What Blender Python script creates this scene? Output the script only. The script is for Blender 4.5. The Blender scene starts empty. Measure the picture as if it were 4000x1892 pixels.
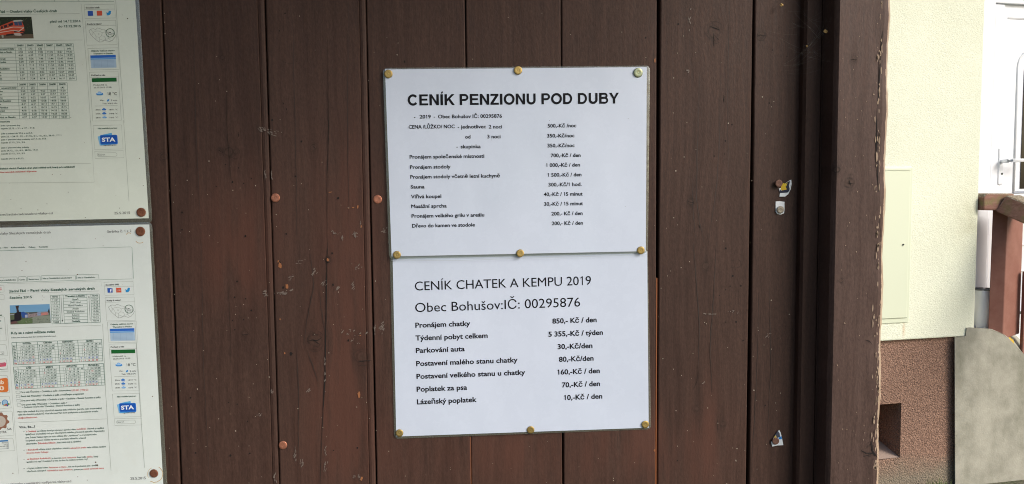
import bpy, math, random
from mathutils import Vector, Matrix, Euler
R = math.radians
rnd = random.Random(7)
sc = bpy.context.scene
COL = sc.collection

# ------------------------------------------------------------------ camera
FPX = 2888.0                       # focal length in pixels of the 4000 px wide photograph
CAM = Vector((0.0, -0.84, 1.40))
cd = bpy.data.cameras.new('camera'); cam = bpy.data.objects.new('camera', cd); COL.objects.link(cam)
cd.sensor_width = 36; cd.lens = 36 * FPX / 4000; cd.clip_start = 0.02; cd.clip_end = 500
CR = Matrix.Rotation(R(-3.5), 3, 'Z') @ Matrix.Rotation(R(90 - 3.83), 3, 'X') @ Matrix.Rotation(R(-0.5), 3, 'Z')
cam.matrix_world = Matrix.Translation(CAM) @ CR.to_4x4()
sc.camera = cam

# ------------------------------------------------------------------ light
SUN_EL, SUN_AZ = 33.0, 52.0        # elevation; azimuth measured from straight out of the wall (-y) towards +x
w = bpy.data.worlds.new('World'); sc.world = w; w.use_nodes = True
nt = w.node_tree
bg = nt.nodes['Background']; sky = nt.nodes.new('ShaderNodeTexSky')
sky.sky_type = 'NISHITA'; sky.sun_disc = False
sky.sun_elevation = R(SUN_EL); sky.sun_rotation = R(180 - SUN_AZ)
sky.air_density = 1.0; sky.dust_density = 3.0; sky.ozone_density = 1.0
nt.links.new(sky.outputs[0], bg.inputs[0]); bg.inputs[1].default_value = 0.10
sd = bpy.data.lights.new('sun', 'SUN'); sd.energy = 1.5; sd.angle = R(22); sd.color = (1.0, 0.95, 0.88)
sun = bpy.data.objects.new('sun', sd); COL.objects.link(sun)
_az, _el = R(SUN_AZ), R(SUN_EL)
sdir = Vector((math.sin(_az) * math.cos(_el), -math.cos(_az) * math.cos(_el), math.sin(_el)))   # towards the sun
sun.rotation_euler = sdir.to_track_quat('Z', 'Y').to_euler(); sun.location = (2, -3, 4)
sc.view_settings.view_transform = 'Standard'; sc.view_settings.look = 'None'
sc.view_settings.exposure = 0.93; sc.view_settings.gamma = 1; sc.cycles.filter_width = 1.05; sc.cycles.denoising_prefilter = 'NONE'; sc.view_settings.use_curve_mapping = False

# ------------------------------------------------------------------ measuring helpers
CROP = {'A': (0, 0, .394), 'B': (0, 420, .394), 'C': (0, 860, .394), 'D': (0, 1260, .5189), 'E': (1480, 240, .6406),
        'F': (1480, 960, .6406), 'G1': (600, 0, .7764), 'G2': (600, 946, .7764), 'G3': (2500, 0, .7764),
        'G4': (2500, 946, .7764), 'R1': (3200, 0, .7767), 'R2': (3200, 946, .7767), 'S': (0, 0, 1), 'W': (0, 0, 1.5528)}
def S(c, x, y):
    a, b, k = CROP[c]; return a + k * x, b + k * y
def ray(px, py):
    return CR @ Vector(((px - 2000) / FPX, -(py - 946) / FPX, -1))
def P(px, py, d=0.0):
    """where the measured photo point lies on the plane d metres in front of the board wall"""
    r = ray(px, py); t = (-d - CAM.y) / r.y; q = CAM + r * t
    return q.x, q.z
def PC(c, x, y, d=0.0): return P(*S(c, x, y), d)
PHI = R(8.5); B0 = Vector((1.5, 2.62, 0)); BX = Vector((math.cos(PHI), math.sin(PHI), 0)); BN = Vector((math.sin(PHI), -math.cos(PHI), 0))
def PB(c, x, y, d=0.0):
    r = ray(*S(c, x, y)); o = B0 + BN * d; t = (o - CAM).dot(BN) / r.dot(BN); q = CAM + r * t - o
    return q.dot(BX), q.z
def lin(r, g, b):
    f = lambda c: c / 12.92 if c <= .04045 else ((c + .055) / 1.055) ** 2.4
    return (f(r / 255), f(g / 255), f(b / 255), 1)

# ------------------------------------------------------------------ objects
def empty(name, loc=(0, 0, 0), rz=0, parent=None):
    o = bpy.data.objects.new(name, None); COL.objects.link(o); o.location = loc; o.rotation_euler = (0, 0, rz)
    o.empty_display_size = .05
    if parent: o.parent = parent
    return o
def tag(o, label=None, cat=None, group=None, kind=None):
    if label: o['label'] = label
    if cat: o['category'] = cat
    if group: o['group'] = group
    if kind: o['kind'] = kind
    return o
class MB:
    def __init__(s): s.v = []; s.f = []; s.m = []; s.mats = []
    def mi(s, mat):
        if mat not in s.mats: s.mats.append(mat)
        return s.mats.index(mat)
    def add(s, vs, fs, mat=None):
        b = len(s.v); s.v += [tuple(v) for v in vs]; k = s.mi(mat) if mat else 0
        for f in fs: s.f.append([b + i for i in f]); s.m.append(k)
    def box(s, x0, x1, y0, y1, z0, z1, mat=None):
        s.add([(x0, y0, z0), (x1, y0, z0), (x1, y1, z0), (x0, y1, z0), (x0, y0, z1), (x1, y0, z1), (x1, y1, z1), (x0, y1, z1)],
              [(0, 3, 2, 1), (4, 5, 6, 7), (0, 1, 5, 4), (1, 2, 6, 5), (2, 3, 7, 6), (3, 0, 4, 7)], mat)
    def prism(s, prof, z0, z1, mat=None, segs=1, warp=None):
        """vertical prism of a closed (x, y) profile, counter-clockwise seen from above"""
        n = len(prof); vs = []; fs = []
        for k in range(segs + 1):
            z = z0 + (z1 - z0) * k / segs
            for (x, y) in prof:
                vs.append(warp(x, y, z) if warp else (x, y, z))
        for k in range(segs):
            for i in range(n):
                j = (i + 1) % n; fs.append((k * n + i, k * n + j, (k + 1) * n + j, (k + 1) * n + i))
        fs.append(tuple(range(n))[::-1]); fs.append(tuple(segs * n + i for i in range(n)))
        s.add(vs, fs, mat)
    def extr(s, poly, y0, y1, mat=None):
        """(x, z) outline extruded from y0 (front) to y1 (back); outline counter-clockwise seen from the front"""
        n = len(poly); vs = [(x, y0, z) for x, z in poly] + [(x, y1, z) for x, z in poly]
        fs = [tuple(range(n)), tuple(range(2 * n - 1, n - 1, -1))] + [(i, n + i, n + (i + 1) % n, (i + 1) % n) for i in range(n)]
        s.add(vs, fs, mat)
    def tube(s, pts, r, mat=None, n=6):
        pts = [Vector(p) for p in pts]; vs = []; fs = []
        rr = r if isinstance(r, (list, tuple)) else [r] * len(pts)
        for i, p in enumerate(pts):
            d = (pts[min(i + 1, len(pts) - 1)] - pts[max(i - 1, 0)]).normalized()
            a = d.orthogonal().normalized(); b = d.cross(a)
            for k in range(n):
                t = 2 * math.pi * k / n; vs.append(p + (a * math.cos(t) + b * math.sin(t)) * rr[i])
        for i in range(len(pts) - 1):
            for k in range(n):
                l = (k + 1) % n; fs.append((i * n + k, i * n + l, (i + 1) * n + l, (i + 1) * n + k))
        fs.append(tuple(range(n))[::-1]); fs.append(tuple((len(pts) - 1) * n + k for k in range(n)))
        s.add(vs, fs, mat)
    def build(s, name, mat=None, parent=None, smooth=False, bevel=0, kind=None, label=None):
        me = bpy.data.meshes.new(name); me.from_pydata(s.v, [], s.f)
        ms = s.mats or [mat]
        for m in ms: me.materials.append(m)
        if s.mats: me.polygons.foreach_set('material_index', s.m)
        me.validate(); me.update()
        if smooth: me.polygons.foreach_set('use_smooth', [True] * len(me.polygons))
        o = bpy.data.objects.new(name, me); COL.objects.link(o)
        if parent: o.parent = parent
        if bevel:
            b = o.modifiers.new('bevel', 'BEVEL'); b.width = bevel; b.segments = 2; b.limit_method = 'ANGLE'
        tag(o, label, None, None, kind)
        return o

# ------------------------------------------------------------------ materials
class NG:
    def __init__(s, name):
        s.mat = bpy.data.materials.new(name); s.mat.use_nodes = True; s.t = s.mat.node_tree
        s.b = s.t.nodes['Principled BSDF']; s.geo = None
    def n(s, typ, **kw):
        x = s.t.nodes.new(typ)
        for k, v in kw.items(): setattr(x, k, v)
        return x
    def put(s, sock, v):
        if isinstance(v, bpy.types.NodeSocket): s.t.links.new(v, sock)
        elif v is not None: sock.default_value = v
    def m(s, op, a, b=None, c=None, clamp=False):
        x = s.n('ShaderNodeMath', operation=op, use_clamp=clamp)
        for i, v in enumerate((a, b, c)): s.put(x.inputs[i], v) if v is not None else None
        return x.outputs[0]
    def vm(s, op, a, b=None):
        x = s.n('ShaderNodeVectorMath', operation=op)
        s.put(x.inputs[0], a)
        if b is not None: s.put(x.inputs[1], b)
        return x.outputs['Value'] if op in ('LENGTH', 'DOT_PRODUCT') else x.outputs[0]
    def pos(s, obj=False):
        if obj: return s.n('ShaderNodeTexCoord').outputs['Object']
        if not s.geo: s.geo = s.n('ShaderNodeNewGeometry')
        return s.geo.outputs['Position']
    def sep(s, v):
        x = s.n('ShaderNodeSeparateXYZ'); s.put(x.inputs[0], v); return x.outputs
    def comb(s, x, y, z):
        c = s.n('ShaderNodeCombineXYZ')
        for i, v in enumerate((x, y, z)): s.put(c.inputs[i], v)
        return c.outputs[0]
    def noise(s, v, scale, detail=4, rough=.55, dist=0):
        x = s.n('ShaderNodeTexNoise'); s.put(x.inputs['Vector'], v); x.inputs['Scale'].default_value = scale
        x.inputs['Detail'].default_value = detail; x.inputs['Roughness'].default_value = rough; x.inputs['Distortion'].default_value = dist
        return x.outputs['Fac']
    def ramp(s, f, stops, interp='LINEAR'):
        x = s.n('ShaderNodeValToRGB'); s.put(x.inputs[0], f); cr = x.color_ramp; cr.interpolation = interp
        while len(cr.elements) < len(stops): cr.elements.new(.5)
        for e, (p, c) in zip(cr.elements, stops):
            e.position = p; e.color = c if len(c) == 4 else tuple(c) + (1,)
        return x.outputs[0]
    def step(s, f, a, b):
        x = s.n('ShaderNodeMapRange'); s.put(x.inputs[0], f); x.inputs[1].default_value = a; x.inputs[2].default_value = b
        return x.outputs[0]
    def mix(s, f, a, b, mode='MIX'):
        x = s.n('ShaderNodeMix', data_type='RGBA', blend_type=mode)
        s.put(x.inputs[0], f); s.put(x.inputs[6], a); s.put(x.inputs[7], b); return x.outputs[2]
    def bump(s, h, strength, dist, prev=None):
        x = s.n('ShaderNodeBump'); s.put(x.inputs['Height'], h); x.inputs['Strength'].default_value = strength
        x.inputs['Distance'].default_value = dist
        if prev is not None: s.put(x.inputs['Normal'], prev)
        return x.outputs[0]
    def done(s, col=None, rough=None, nrm=None, **kw):
        s.put(s.b.inputs['Base Color'], col); s.put(s.b.inputs['Roughness'], rough)
        if nrm is not None: s.put(s.b.inputs['Normal'], nrm)
        for k, v in kw.items(): s.put(s.b.inputs[k.replace('_', ' ')], v)
        return s.mat

def gauss(g, X, Z, x, z, rx, rz):
    a = g.m('MULTIPLY', g.m('SUBTRACT', X, x), 1 / rx); b = g.m('MULTIPLY', g.m('SUBTRACT', Z, z), 1 / rz)
    r2 = g.m('ADD', g.m('MULTIPLY', a, a), g.m('MULTIPLY', b, b))
    return g.m('POWER', 2.718, g.m('MULTIPLY', r2, -1)), a

def wood(name, knots=(), reds=(), base=(.037, .0195, .0150), light=(.068, .0385, .030), red=(.098, .040, .028), edge=None):
    """dark stained softwood; knots: (x, z, radius); reds: (x, z, rx, rz) patches where the stain is worn thin"""
    g = NG(name); X, Y, Z = g.sep(g.pos()); u = X; dark = None; core = None; wn = g.m('MULTIPLY', g.m('SUBTRACT', g.noise(g.pos(), 150, 3), .5), .7)
    for (x, z, r) in knots:
        e, a = gauss(g, X, Z, x, z, r * 1.9, r * 3.2)
        u = g.m('SUBTRACT', u, g.m('MULTIPLY', g.m('MULTIPLY', e, a), r * 1.7))
        ax = g.m('MULTIPLY', g.m('SUBTRACT', X, x), 1 / (r * .85)); az = g.m('MULTIPLY', g.m('SUBTRACT', Z, z), 1 / (r * .80))
        rr = g.m('ADD', g.m('SQRT', g.m('ADD', g.m('MULTIPLY', ax, ax), g.m('MULTIPLY', az, az))), wn)
        w1 = g.m('MULTIPLY', g.m('SUBTRACT', rr, 1), 5.5); ring = g.m('POWER', 2.718, g.m('MULTIPLY', g.m('MULTIPLY', w1, w1), -1))
        w2 = g.m('MULTIPLY', g.m('SUBTRACT', rr, 1.55), 5.5); ring2 = g.m('POWER', 2.718, g.m('MULTIPLY', g.m('MULTIPLY', w2, w2), -1))
        st, _ = gauss(g, X, Z, x, z, r * .75, r * 4.5)
        d1 = g.m('ADD', g.m('ADD', ring, g.m('MULTIPLY', ring2, .45)), g.m('MULTIPLY', st, .55))
        dark = d1 if dark is None else g.m('ADD', dark, d1)
        inn = g.step(rr, 1, .75); core = inn if core is None else g.m('MAXIMUM', core, inn)
    rn = g.n('ShaderNodeObjectInfo').outputs['Random']
    off = g.m('MULTIPLY', rn, 7.3)
    wob = g.m('MULTIPLY', g.noise(g.comb(g.m('MULTIPLY', u, 3), off, g.m('MULTIPLY', Z, 1.3)), 3, 2), .03)
    v1 = g.comb(g.m('ADD', u, wob), off, g.m('MULTIPLY', Z, .035))
    gr = g.noise(v1, 130, 5, .6)
    fine = g.noise(g.comb(u, off, g.m('MULTIPLY', Z, .05)), 620, 3, .6)
    blot = g.noise(g.comb(u, off, g.m('MULTIPLY', Z, .35)), 11, 4, .6)
    fib = g.noise(g.comb(X, Y, g.m('MULTIPLY', Z, .45)), 420, 4, .7)
    f = g.m('ADD', g.m('MULTIPLY', gr, .55), g.m('MULTIPLY', blot, .45))
    c = g.ramp(f, [(.32, base), (.66, light)])
    c = g.mix(g.step(g.m('ADD', g.m('MULTIPLY', fib, .6), g.m('MULTIPLY', fine, .4)), .30, .62), g.mix(1, c, (.62, .60, .60, 1), 'MULTIPLY'), g.mix(1, c, (1.18, 1.15, 1.13, 1), 'MULTIPLY'))
    rs = g.step(g.noise(g.comb(u, off, g.m('MULTIPLY', Z, .25)), 7, 3), .62, .82)
    rs = g.m('MULTIPLY', rs, .5)
    for (x, z, rx, rz) in reds:
        e, _ = gauss(g, X, Z, x, z, rx, rz); rs = g.m('ADD', rs, g.m('MULTIPLY', e, .9))
    rs = g.m('MULTIPLY', rs, g.step(g.noise(g.comb(u, off, g.m('MULTIPLY', Z, .12)), 60, 4), .3, .6), clamp=True)
    c = g.mix(g.m('MULTIPLY', rs, .6), c, red + (1,))
    if dark is not None:
        dk = g.m('MULTIPLY', dark, g.step(g.noise(g.pos(), 230, 3), .25, .7), clamp=True)
        c = g.mix(g.m('MULTIPLY', core, .45), c, (.070, .040, .030, 1)); c = g.mix(g.m('MULTIPLY', dk, .72, clamp=True), c, (.018, .011, .009, 1))
    dust = g.step(g.noise(g.pos(), 900, 2, .8), .74, .80)
    c = g.mix(g.m('MULTIPLY', dust, .35), c, (.20, .17, .15, 1))
    h = g.m('ADD', g.m('MULTIPLY', gr, .6), g.m('MULTIPLY', fib, .5))
    if edge:                       # flaked stain towards the worn right edge of the post
        m = g.step(X, edge[0], edge[1])
        tilt = g.step(g.noise(g.comb(g.m('MULTIPLY', X, 1), 0, g.m('MULTIPLY', Z, .2)), 22, 4, .7), .3, .7)
        pe = g.noise(g.comb(X, Y, g.m('MULTIPLY', Z, .28)), 170, 4, .72)
        k = g.m('GREATER_THAN', g.m('ADD', g.m('ADD', pe, g.m('MULTIPLY', tilt, .14)), g.m('MULTIPLY', g.m('SUBTRACT', m, 1), .40)), .60)
        k2 = g.m('GREATER_THAN', g.m('ADD', g.m('ADD', pe, g.m('MULTIPLY', tilt, .10)), g.m('MULTIPLY', g.m('SUBTRACT', g.step(X, edge[1] - .010, edge[1] - .005), 1), .8)), .30)
        k = g.m('MAXIMUM', k, k2)
        raw = g.ramp(g.noise(g.comb(X, Y, g.m('MULTIPLY', Z, .04)), 700, 3), [(.3, (.22, .145, .095)), (.5, (.38, .28, .20)), (.7, (.54, .45, .35))])
        c = g.mix(k, c, raw); h = g.m('SUBTRACT', h, g.m('MULTIPLY', k, .8))
    n = g.bump(h, .55, .0009)
    return g.done(c, g.ramp(fine, [(.3, (.50,) * 3), (.7, (.68,) * 3)]), n, Specular_IOR_Level=.24)

_flat = {}
def ink(c, rough=.35, coat=.25, key=None):
    k = (tuple(round(x, 4) for x in c), rough, coat)
    if k not in _flat:
        g = NG('print'); _flat[k] = g.done(tuple(c[:3]) + (1,), rough + .2, None, Coat_Weight=coat * .25, Coat_Roughness=.16, Specular_IOR_Level=.12)
    return _flat[k]
def plain(name, c, rough=.5, **kw):
    g = NG(name); return g.done(tuple(c[:3]) + (1,), rough, None, **kw)
def paper(name, c, c2, stain=0, tint2=None):
    g = NG(name); p = g.pos(); f = g.noise(p, 6, 3); col = g.mix(g.step(f, .35, .7), c + (1,), c2 + (1,))
    sp = g.m('MULTIPLY', g.step(g.noise(p, 1100, 2, .9), .66, .74), .10)
    col = g.mix(sp, col, (.25, .25, .27, 1))
    if stain:
        col = g.mix(g.m('MULTIPLY', g.step(g.noise(p, 25, 5, .7), .60, .78), stain), col, (.42, .38, .25, 1))
        col = g.mix(g.step(g.noise(p, 330, 2, .5), .775, .785), col, (.12, .08, .06, 1))
    scr = g.noise(g.vm('MULTIPLY', p, (1, 1, 1)), 55, 6, .75)
    n = g.bump(g.noise(p, 14, 2), .25, .002)
    return g.done(col, .5, g.bump(g.noise(g.vm('MULTIPLY', p, (1, 1, .7)), 9, 2), .35, .010), Coat_Weight=.34, Coat_Roughness=g.ramp(scr, [(.35, (.10,) * 3), (.65, (.40,) * 3)]), Coat_Normal=n)
def film(name, tint=(.80, .84, .80), a=.72):
    g = NG(name); t = g.t; out = t.nodes['Material Output']
    tr = g.n('ShaderNodeBsdfTransparent'); tr.inputs[0].default_value = tint + (1,)
    gl = g.n('ShaderNodeBsdfGlossy'); gl.inputs['Roughness'].default_value = .22; gl.inputs['Color'].default_value = (.9, .95, .95, 1)
    g.put(gl.inputs['Normal'], g.bump(g.noise(g.pos(), 60, 2), .4, .002))
    df = g.n('ShaderNodeBsdfDiffuse'); df.inputs[0].default_value = (.35, .38, .33, 1)
    m1 = g.n('ShaderNodeMixShader'); m1.inputs[0].default_value = .22
    t.links.new(tr.outputs[0], m1.inputs[1]); t.links.new(df.outputs[0], m1.inputs[2])
    m2 = g.n('ShaderNodeMixShader'); fr = g.n('ShaderNodeFresnel'); fr.inputs[0].default_value = 1.5
    g.put(m2.inputs[0], g.m('ADD', g.m('MULTIPLY', fr.outputs[0], 1.5), .03))
    t.links.new(m1.outputs[0], m2.inputs[1]); t.links.new(gl.outputs[0], m2.inputs[2]); t.links.new(m2.outputs[0], out.inputs[0])
    return g.mat
def metal(name, c, c2, rough=.35, met=1.0):
    g = NG(name); p = g.pos(); f = g.noise(p, 380, 4, .7)
    return g.done(g.mix(g.step(f, .35, .7), c + (1,), c2 + (1,)), g.ramp(f, [(.3, (rough,) * 3), (.7, (rough + .2,) * 3)]), g.bump(f, .15, .0006), Metallic=met)

# ------------------------------------------------------------------ ground
GZ = -0.15
g = NG('ground_soil'); p = g.pos()
f = g.noise(p, 3, 6, .65)
m_ground = g.done(g.mix(g.step(f, .4, .6), g.ramp(g.noise(p, 60, 4), [(.3, (.06, .05, .035)), (.7, (.20, .17, .13))]),
                        g.ramp(g.noise(p, 90, 3), [(.3, (.03, .05, .015)), (.7, (.07, .11, .03))])), .95, g.bump(g.noise(p, 80, 5), .8, .02))
mb = MB(); mb.add([(-150, -150, GZ), (150, -150, GZ), (150, 150, GZ), (-150, 150, GZ)], [(0, 1, 2, 3)])
tag(mb.build('ground', m_ground), kind='structure')

# ------------------------------------------------------------------ the board wall
Z0, Z1 = GZ + .03, 2.14
kn = [('G1', 378, 765, 30), ('G1', 335, 765, 14), ('G1', 412, 765, 16), ('G1', 345, 290, 14), ('G1', 805, 742, 22), ('G2', 812, 495, 48), ('G2', 1050, 575, 40),
      ('G2', 878, 92, 20), ('G2', 458, 462, 20), ('G1', 50, 790, 22), ('G3', 370, 160, 44), ('G3', 612, 175, 22), ('G3', 255, 1018, 20),
      ('G4', 285, 840, 18), ('G4', 415, 915, 18), ('G4', 330, 120, 26)]
knots = []
for (c, x, y, r) in kn:
    X, Z = PC(c, x, y); knots.append((X, Z, r * CROP[c][2] * .00029 * .8))
reds = [PC('G1', 980, 1080) + (.035, .11), PC('G2', 980, 480) + (.03, .12), PC('G2', 930, 800) + (.04, .10), PC('F', 900, 1250) + (.20, .045),
        PC('G4', 330, 1000) + (.022, .07), PC('G1', 430, 1100) + (.05, .06), PC('G2', 420, 120) + (.04, .05), PC('F', 1640, 1240) + (.04, .05)]
m_wood = wood('dark_stained_board', knots, reds)
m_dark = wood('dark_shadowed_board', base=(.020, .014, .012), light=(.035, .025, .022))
m_raw = plain('bare_orange_wood', (.23, .075, .025), .7)
m_hole = plain('nail_hole', (.006, .004, .004), .9)

wall = empty('plank_wall', (0, 0, 0))
tag(wall, 'dark brown stained wall of vertical planks that carries the notices', 'wall')
gaps = [P(430, 609 * 1.553)[0]] * 0
gx = [PC('W', 430, 609)[0], PC('W', 684.5, 609)[0], PC('W', 934, 609)[0], PC('W', 1178, 609)[0], PC('W', 1414, 609)[0], PC('W', 1654, 609)[0], PC('W', 1889, 609)[0]]
wd = gx[3] - gx[2]
edges = [gx[0] - wd * 4, gx[0] - wd * 3, gx[0] - wd * 2, gx[0] - wd * .99] + gx + [gx[6] + .112]
GAPW = {7: .0012, 9: .0036, 10: .0030, 5: .0015, 6: .0009, 4: .0012}
for i in range(len(edges) - 1):
    gl = GAPW.get(i, .0011) / 2; gr = GAPW.get(i + 1, .0011) / 2
    a, b = edges[i] + gl, edges[i + 1] - gr
    ch = .0011 + rnd.random() * .0007; yo = rnd.uniform(-.0006, .0006)
    prof = [(a, .0185), (a, ch + yo), (a + ch * .35, ch * .3 + yo), (a + ch, yo)]
    n = 7
    cup = rnd.uniform(-.0004, .0005)
    for k in range(1, n):
        t = k / n; prof.append((a + ch + (b - a - 2 * ch) * t, yo + cup * 4 * t * (1 - t)))
    bead = i in (4, 5)
    if bead:                       # moulded bead beside the joint
        prof += [(b - .0082, yo), (b - .0074, yo + .0010), (b - .0066, yo + .0002), (b - .004, yo - .0004)]
    prof += [(b - ch, yo), (b - ch * .35, ch * .3 + yo), (b, ch + yo), (b, .0185)]
    pb = MB(); ph = rnd.random() * 6
    pb.prism(prof, Z0, Z1, None, 14, lambda x, y, z, ph=ph, e0=edges[i]: (x + .0004 * math.sin(z * 4.1 + e0 * 30), y + .0003 * math.sin(z * 5 + ph), z))
    pb.build('plank', m_wood, wall)
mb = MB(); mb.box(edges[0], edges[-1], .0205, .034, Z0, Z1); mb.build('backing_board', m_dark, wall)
# orange bare wood showing in the joints, low down
for (c, x, y0, y1, wd_) in (('W', 1650.0, 700, 1218, .0013), ('W', 1184.5, 1100, 1218, .0013), ('W', 1646.5, 560, 700, .0005)):
    x0, z0 = PC(c, x, y1); x1, z1 = PC(c, x, y0); xm = x0
    mb = MB(); mb.box(xm - wd_ / 2, xm + wd_ / 2, .0001, .003, z0, z1); mb.build('bare_joint_edge', m_raw, wall)

def ribbon(mb, pts, ws, y, mat=None):
    vs = []; fs = []; pts = [Vector((p[0], p[1])) for p in pts]
    for i, p in enumerate(pts):
        d = (pts[min(i + 1, len(pts) - 1)] - pts[max(i - 1, 0)]).normalized(); nn = Vector((-d.y, d.x)); ww = ws[i] if isinstance(ws, (list, tuple)) else ws
        for s_ in (1, -1):
            q = p + nn * ww * .5 * s_; vs.append((q.x, y, q.y))
    for i in range(len(pts) - 1): fs.append((2 * i, 2 * i + 1, 2 * i + 3, 2 * i + 2))
    mb.add(vs, fs, mat)
def crackline(mb, c, pts, wmax, d=.0007, jit=1.2, sub=7):
    out = []
    for i in range(len(pts) - 1):
        for k in range(sub):
            t = k / sub; x = pts[i][0] * (1 - t) + pts[i + 1][0] * t + rnd.uniform(-jit, jit); y = pts[i][1] * (1 - t) + pts[i + 1][1] * t
            out.append(PC(c, x, y, d))
    out.append(PC(c, *pts[-1], d)); n = len(out)
    ws = [wmax * (.25 + .75 * math.sin(math.pi * (i + .5) / n)) * rnd.uniform(.6, 1.2) for i in range(n)]
    ribbon(mb, out, ws, -d)
for a in [('G1', [(875, 200), (878, 480), (880, 640), (878, 740), (872, 930), (874, 1218)], .0007), ('G2', [(875, 0), (872, 100), (868, 430), (862, 700), (850, 900), (838, 1218)], .0011),
          ('G1', [(365, 460), (372, 700), (388, 900)], .0005), ('G2', [(375, 200), (388, 480), (388, 640)], .0004),
          ('G2', [(772, 500), (800, 492), (822, 497), (848, 480)], .0010), ('G2', [(800, 492), (838, 515)], .0007),
          ('G2', [(1030, 603), (1060, 598), (1098, 597)], .0010), ('G3', [(355, 135), (385, 145), (402, 152)], .0012), ('G3', [(370, 168), (374, 200), (370, 235)], .0007),
          ('G3', [(372, 175), (400, 205)], .0005), ('G3', [(422, 480), (422, 515)], .0011), ('G3', [(588, 185), (605, 176), (632, 180)], .0007),
          ('S', [(2437, 40), (2437, 262)], .0008), ('F', [(1466, 1120), (1472, 1150), (1470, 1218)], .0009), ('F', [(272, 1170), (270, 1240), (269, 1340)], .0008),
          ('G3', [(240, 1015), (256, 1018), (274, 1022)], .0007), ('G3', [(425, 770), (423, 786)], .0006), ('G3', [(296, 1130), (302, 1150)], .0006),
          ('G4', [(295, 640), (288, 700), (270, 740)], .0004), ('G4', [(392, 890), (390, 960)], .0004), ('G2', [(440, 467), (475, 465)], .0006),
          ('G3', [(650, 515), (652, 525)], .0010), ('G1', [(650, 515), (653, 526)], .0010), ('G1', [(668, 545), (670, 556)], .0010), ('G1', [(425, 665), (427, 690)], .0008),
          ('G1', [(325, 755), (350, 770)], .0006), ('G1', [(800, 735), (818, 752)], .0006), ('G2', [(862, 80), (868, 100), (884, 104)], .0010)]:
    cr = MB(); crackline(cr, a[0], a[1], a[2]); cr.build('crack', m_hole, wall)
m_ring = plain('knot_ring', (.016, .010, .008), .8); m_knot = [plain('knot_wood', (.060, .032, .024), .6), plain('knot_wood', (.036, .022, .018), .6)]
m_grain = plain('dark_grain_line', (.026, .0155, .0125), .6)
for (c, pts, ww) in [('G3', [(300, 380), (290, 700), (284, 1000), (300, 1120), (322, 1218)], .0009), ('G4', [(268, 0), (282, 180), (300, 420), (292, 640)], .0009), ('G3', [(405, 380), (400, 720), (385, 950), (345, 1218)], .0008), ('G4', [(385, 0), (370, 280), (352, 520), (362, 760)], .0009),
                     ('G3', [(262, 900), (268, 1080), (282, 1218)], .0006), ('G3', [(450, 0), (440, 500), (446, 900)], .0006), ('G2', [(790, 60), (806, 220), (770, 400), (756, 520)], .0008), ('G2', [(835, 250), (850, 380), (868, 470)], .0007), ('G2', [(770, 540), (800, 620), (826, 700)], .0008), ('G2', [(720, 500), (730, 800), (726, 1200)], .0007),
                     ('G4', [(600, 250), (590, 600), (575, 900), (560, 1200)], .0006), ('G4', [(650, 200), (660, 600), (640, 1000)], .0006), ('G1', [(200, 100), (215, 700), (240, 1200)], .0006), ('G1', [(700, 100), (715, 700), (720, 1200)], .0006), ('G2', [(240, 0), (250, 600), (280, 1200)], .0006), ('G1', [(980, 0), (975, 600), (985, 1200)], .0006)]:
    mb = MB(); crackline(mb, c, pts, ww, d=.00062, jit=1.5, sub=8); mb.build('grain_line', m_grain, wall)
def blob(mb, c, x, y, rx, ry, n=8, d=.0007, jag=.35, mat=None, rot=0):
    cx, cz = PC(c, x, y, d); k = CROP[c][2] * .00029; vs = [(cx, -d, cz)]
    for i in range(n):
        t = 2 * math.pi * i / n; q = 1 + rnd.uniform(-jag, jag); a = math.cos(t) * rx * k * q; b = math.sin(t) * ry * k * q
        vs.append((cx + a * math.cos(rot) - b * math.sin(rot), -d, cz + a * math.sin(rot) + b * math.cos(rot)))
    mb.add(vs, [(0, 1 + i, 1 + (i + 1) % n) for i in range(n)], mat)
for (c, x, y, rx, ry, kk) in [('G2', 812, 492, 36, 34, 0), ('G2', 1052, 577, 40, 26, 0), ('G1', 378, 765, 8, 14, 1), ('G1', 332, 765, 20, 16, 1), ('G1', 412, 765, 20, 20, 1), ('G3', 372, 158, 42, 36, 1), ('G2', 878, 94, 14, 14, 0),
                              ('G3', 612, 178, 20, 15, 1), ('G3', 256, 1018, 16, 12, 1), ('G1', 343, 290, 13, 17, 1), ('G4', 285, 840, 12, 11, 0), ('G4', 415, 915, 14, 12, 0), ('G1', 690, 308, 30, 8, 1), ('G4', 480, 106, 24, 14, 1), ('G1', 50, 795, 14, 18, 1)]:
    if rx < 10: continue
    mb = MB()
    for q_ in range(3):
        a0 = rnd.uniform(0, 360); k_ = 1.04 + q_ * .16; crackline(mb, c, [(x + rx * k_ * math.cos(R(a0 + t)), y + ry * k_ * math.sin(R(a0 + t)) * (1.05 + .12 * q_)) for t in range(0, rnd.choice((60, 90, 135)), 15)], .0004 if rx > 15 else .0003, jit=.6, sub=1)
    mb.build('knot_ring', m_ring, wall, kind='stuff')
ho = MB()
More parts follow.
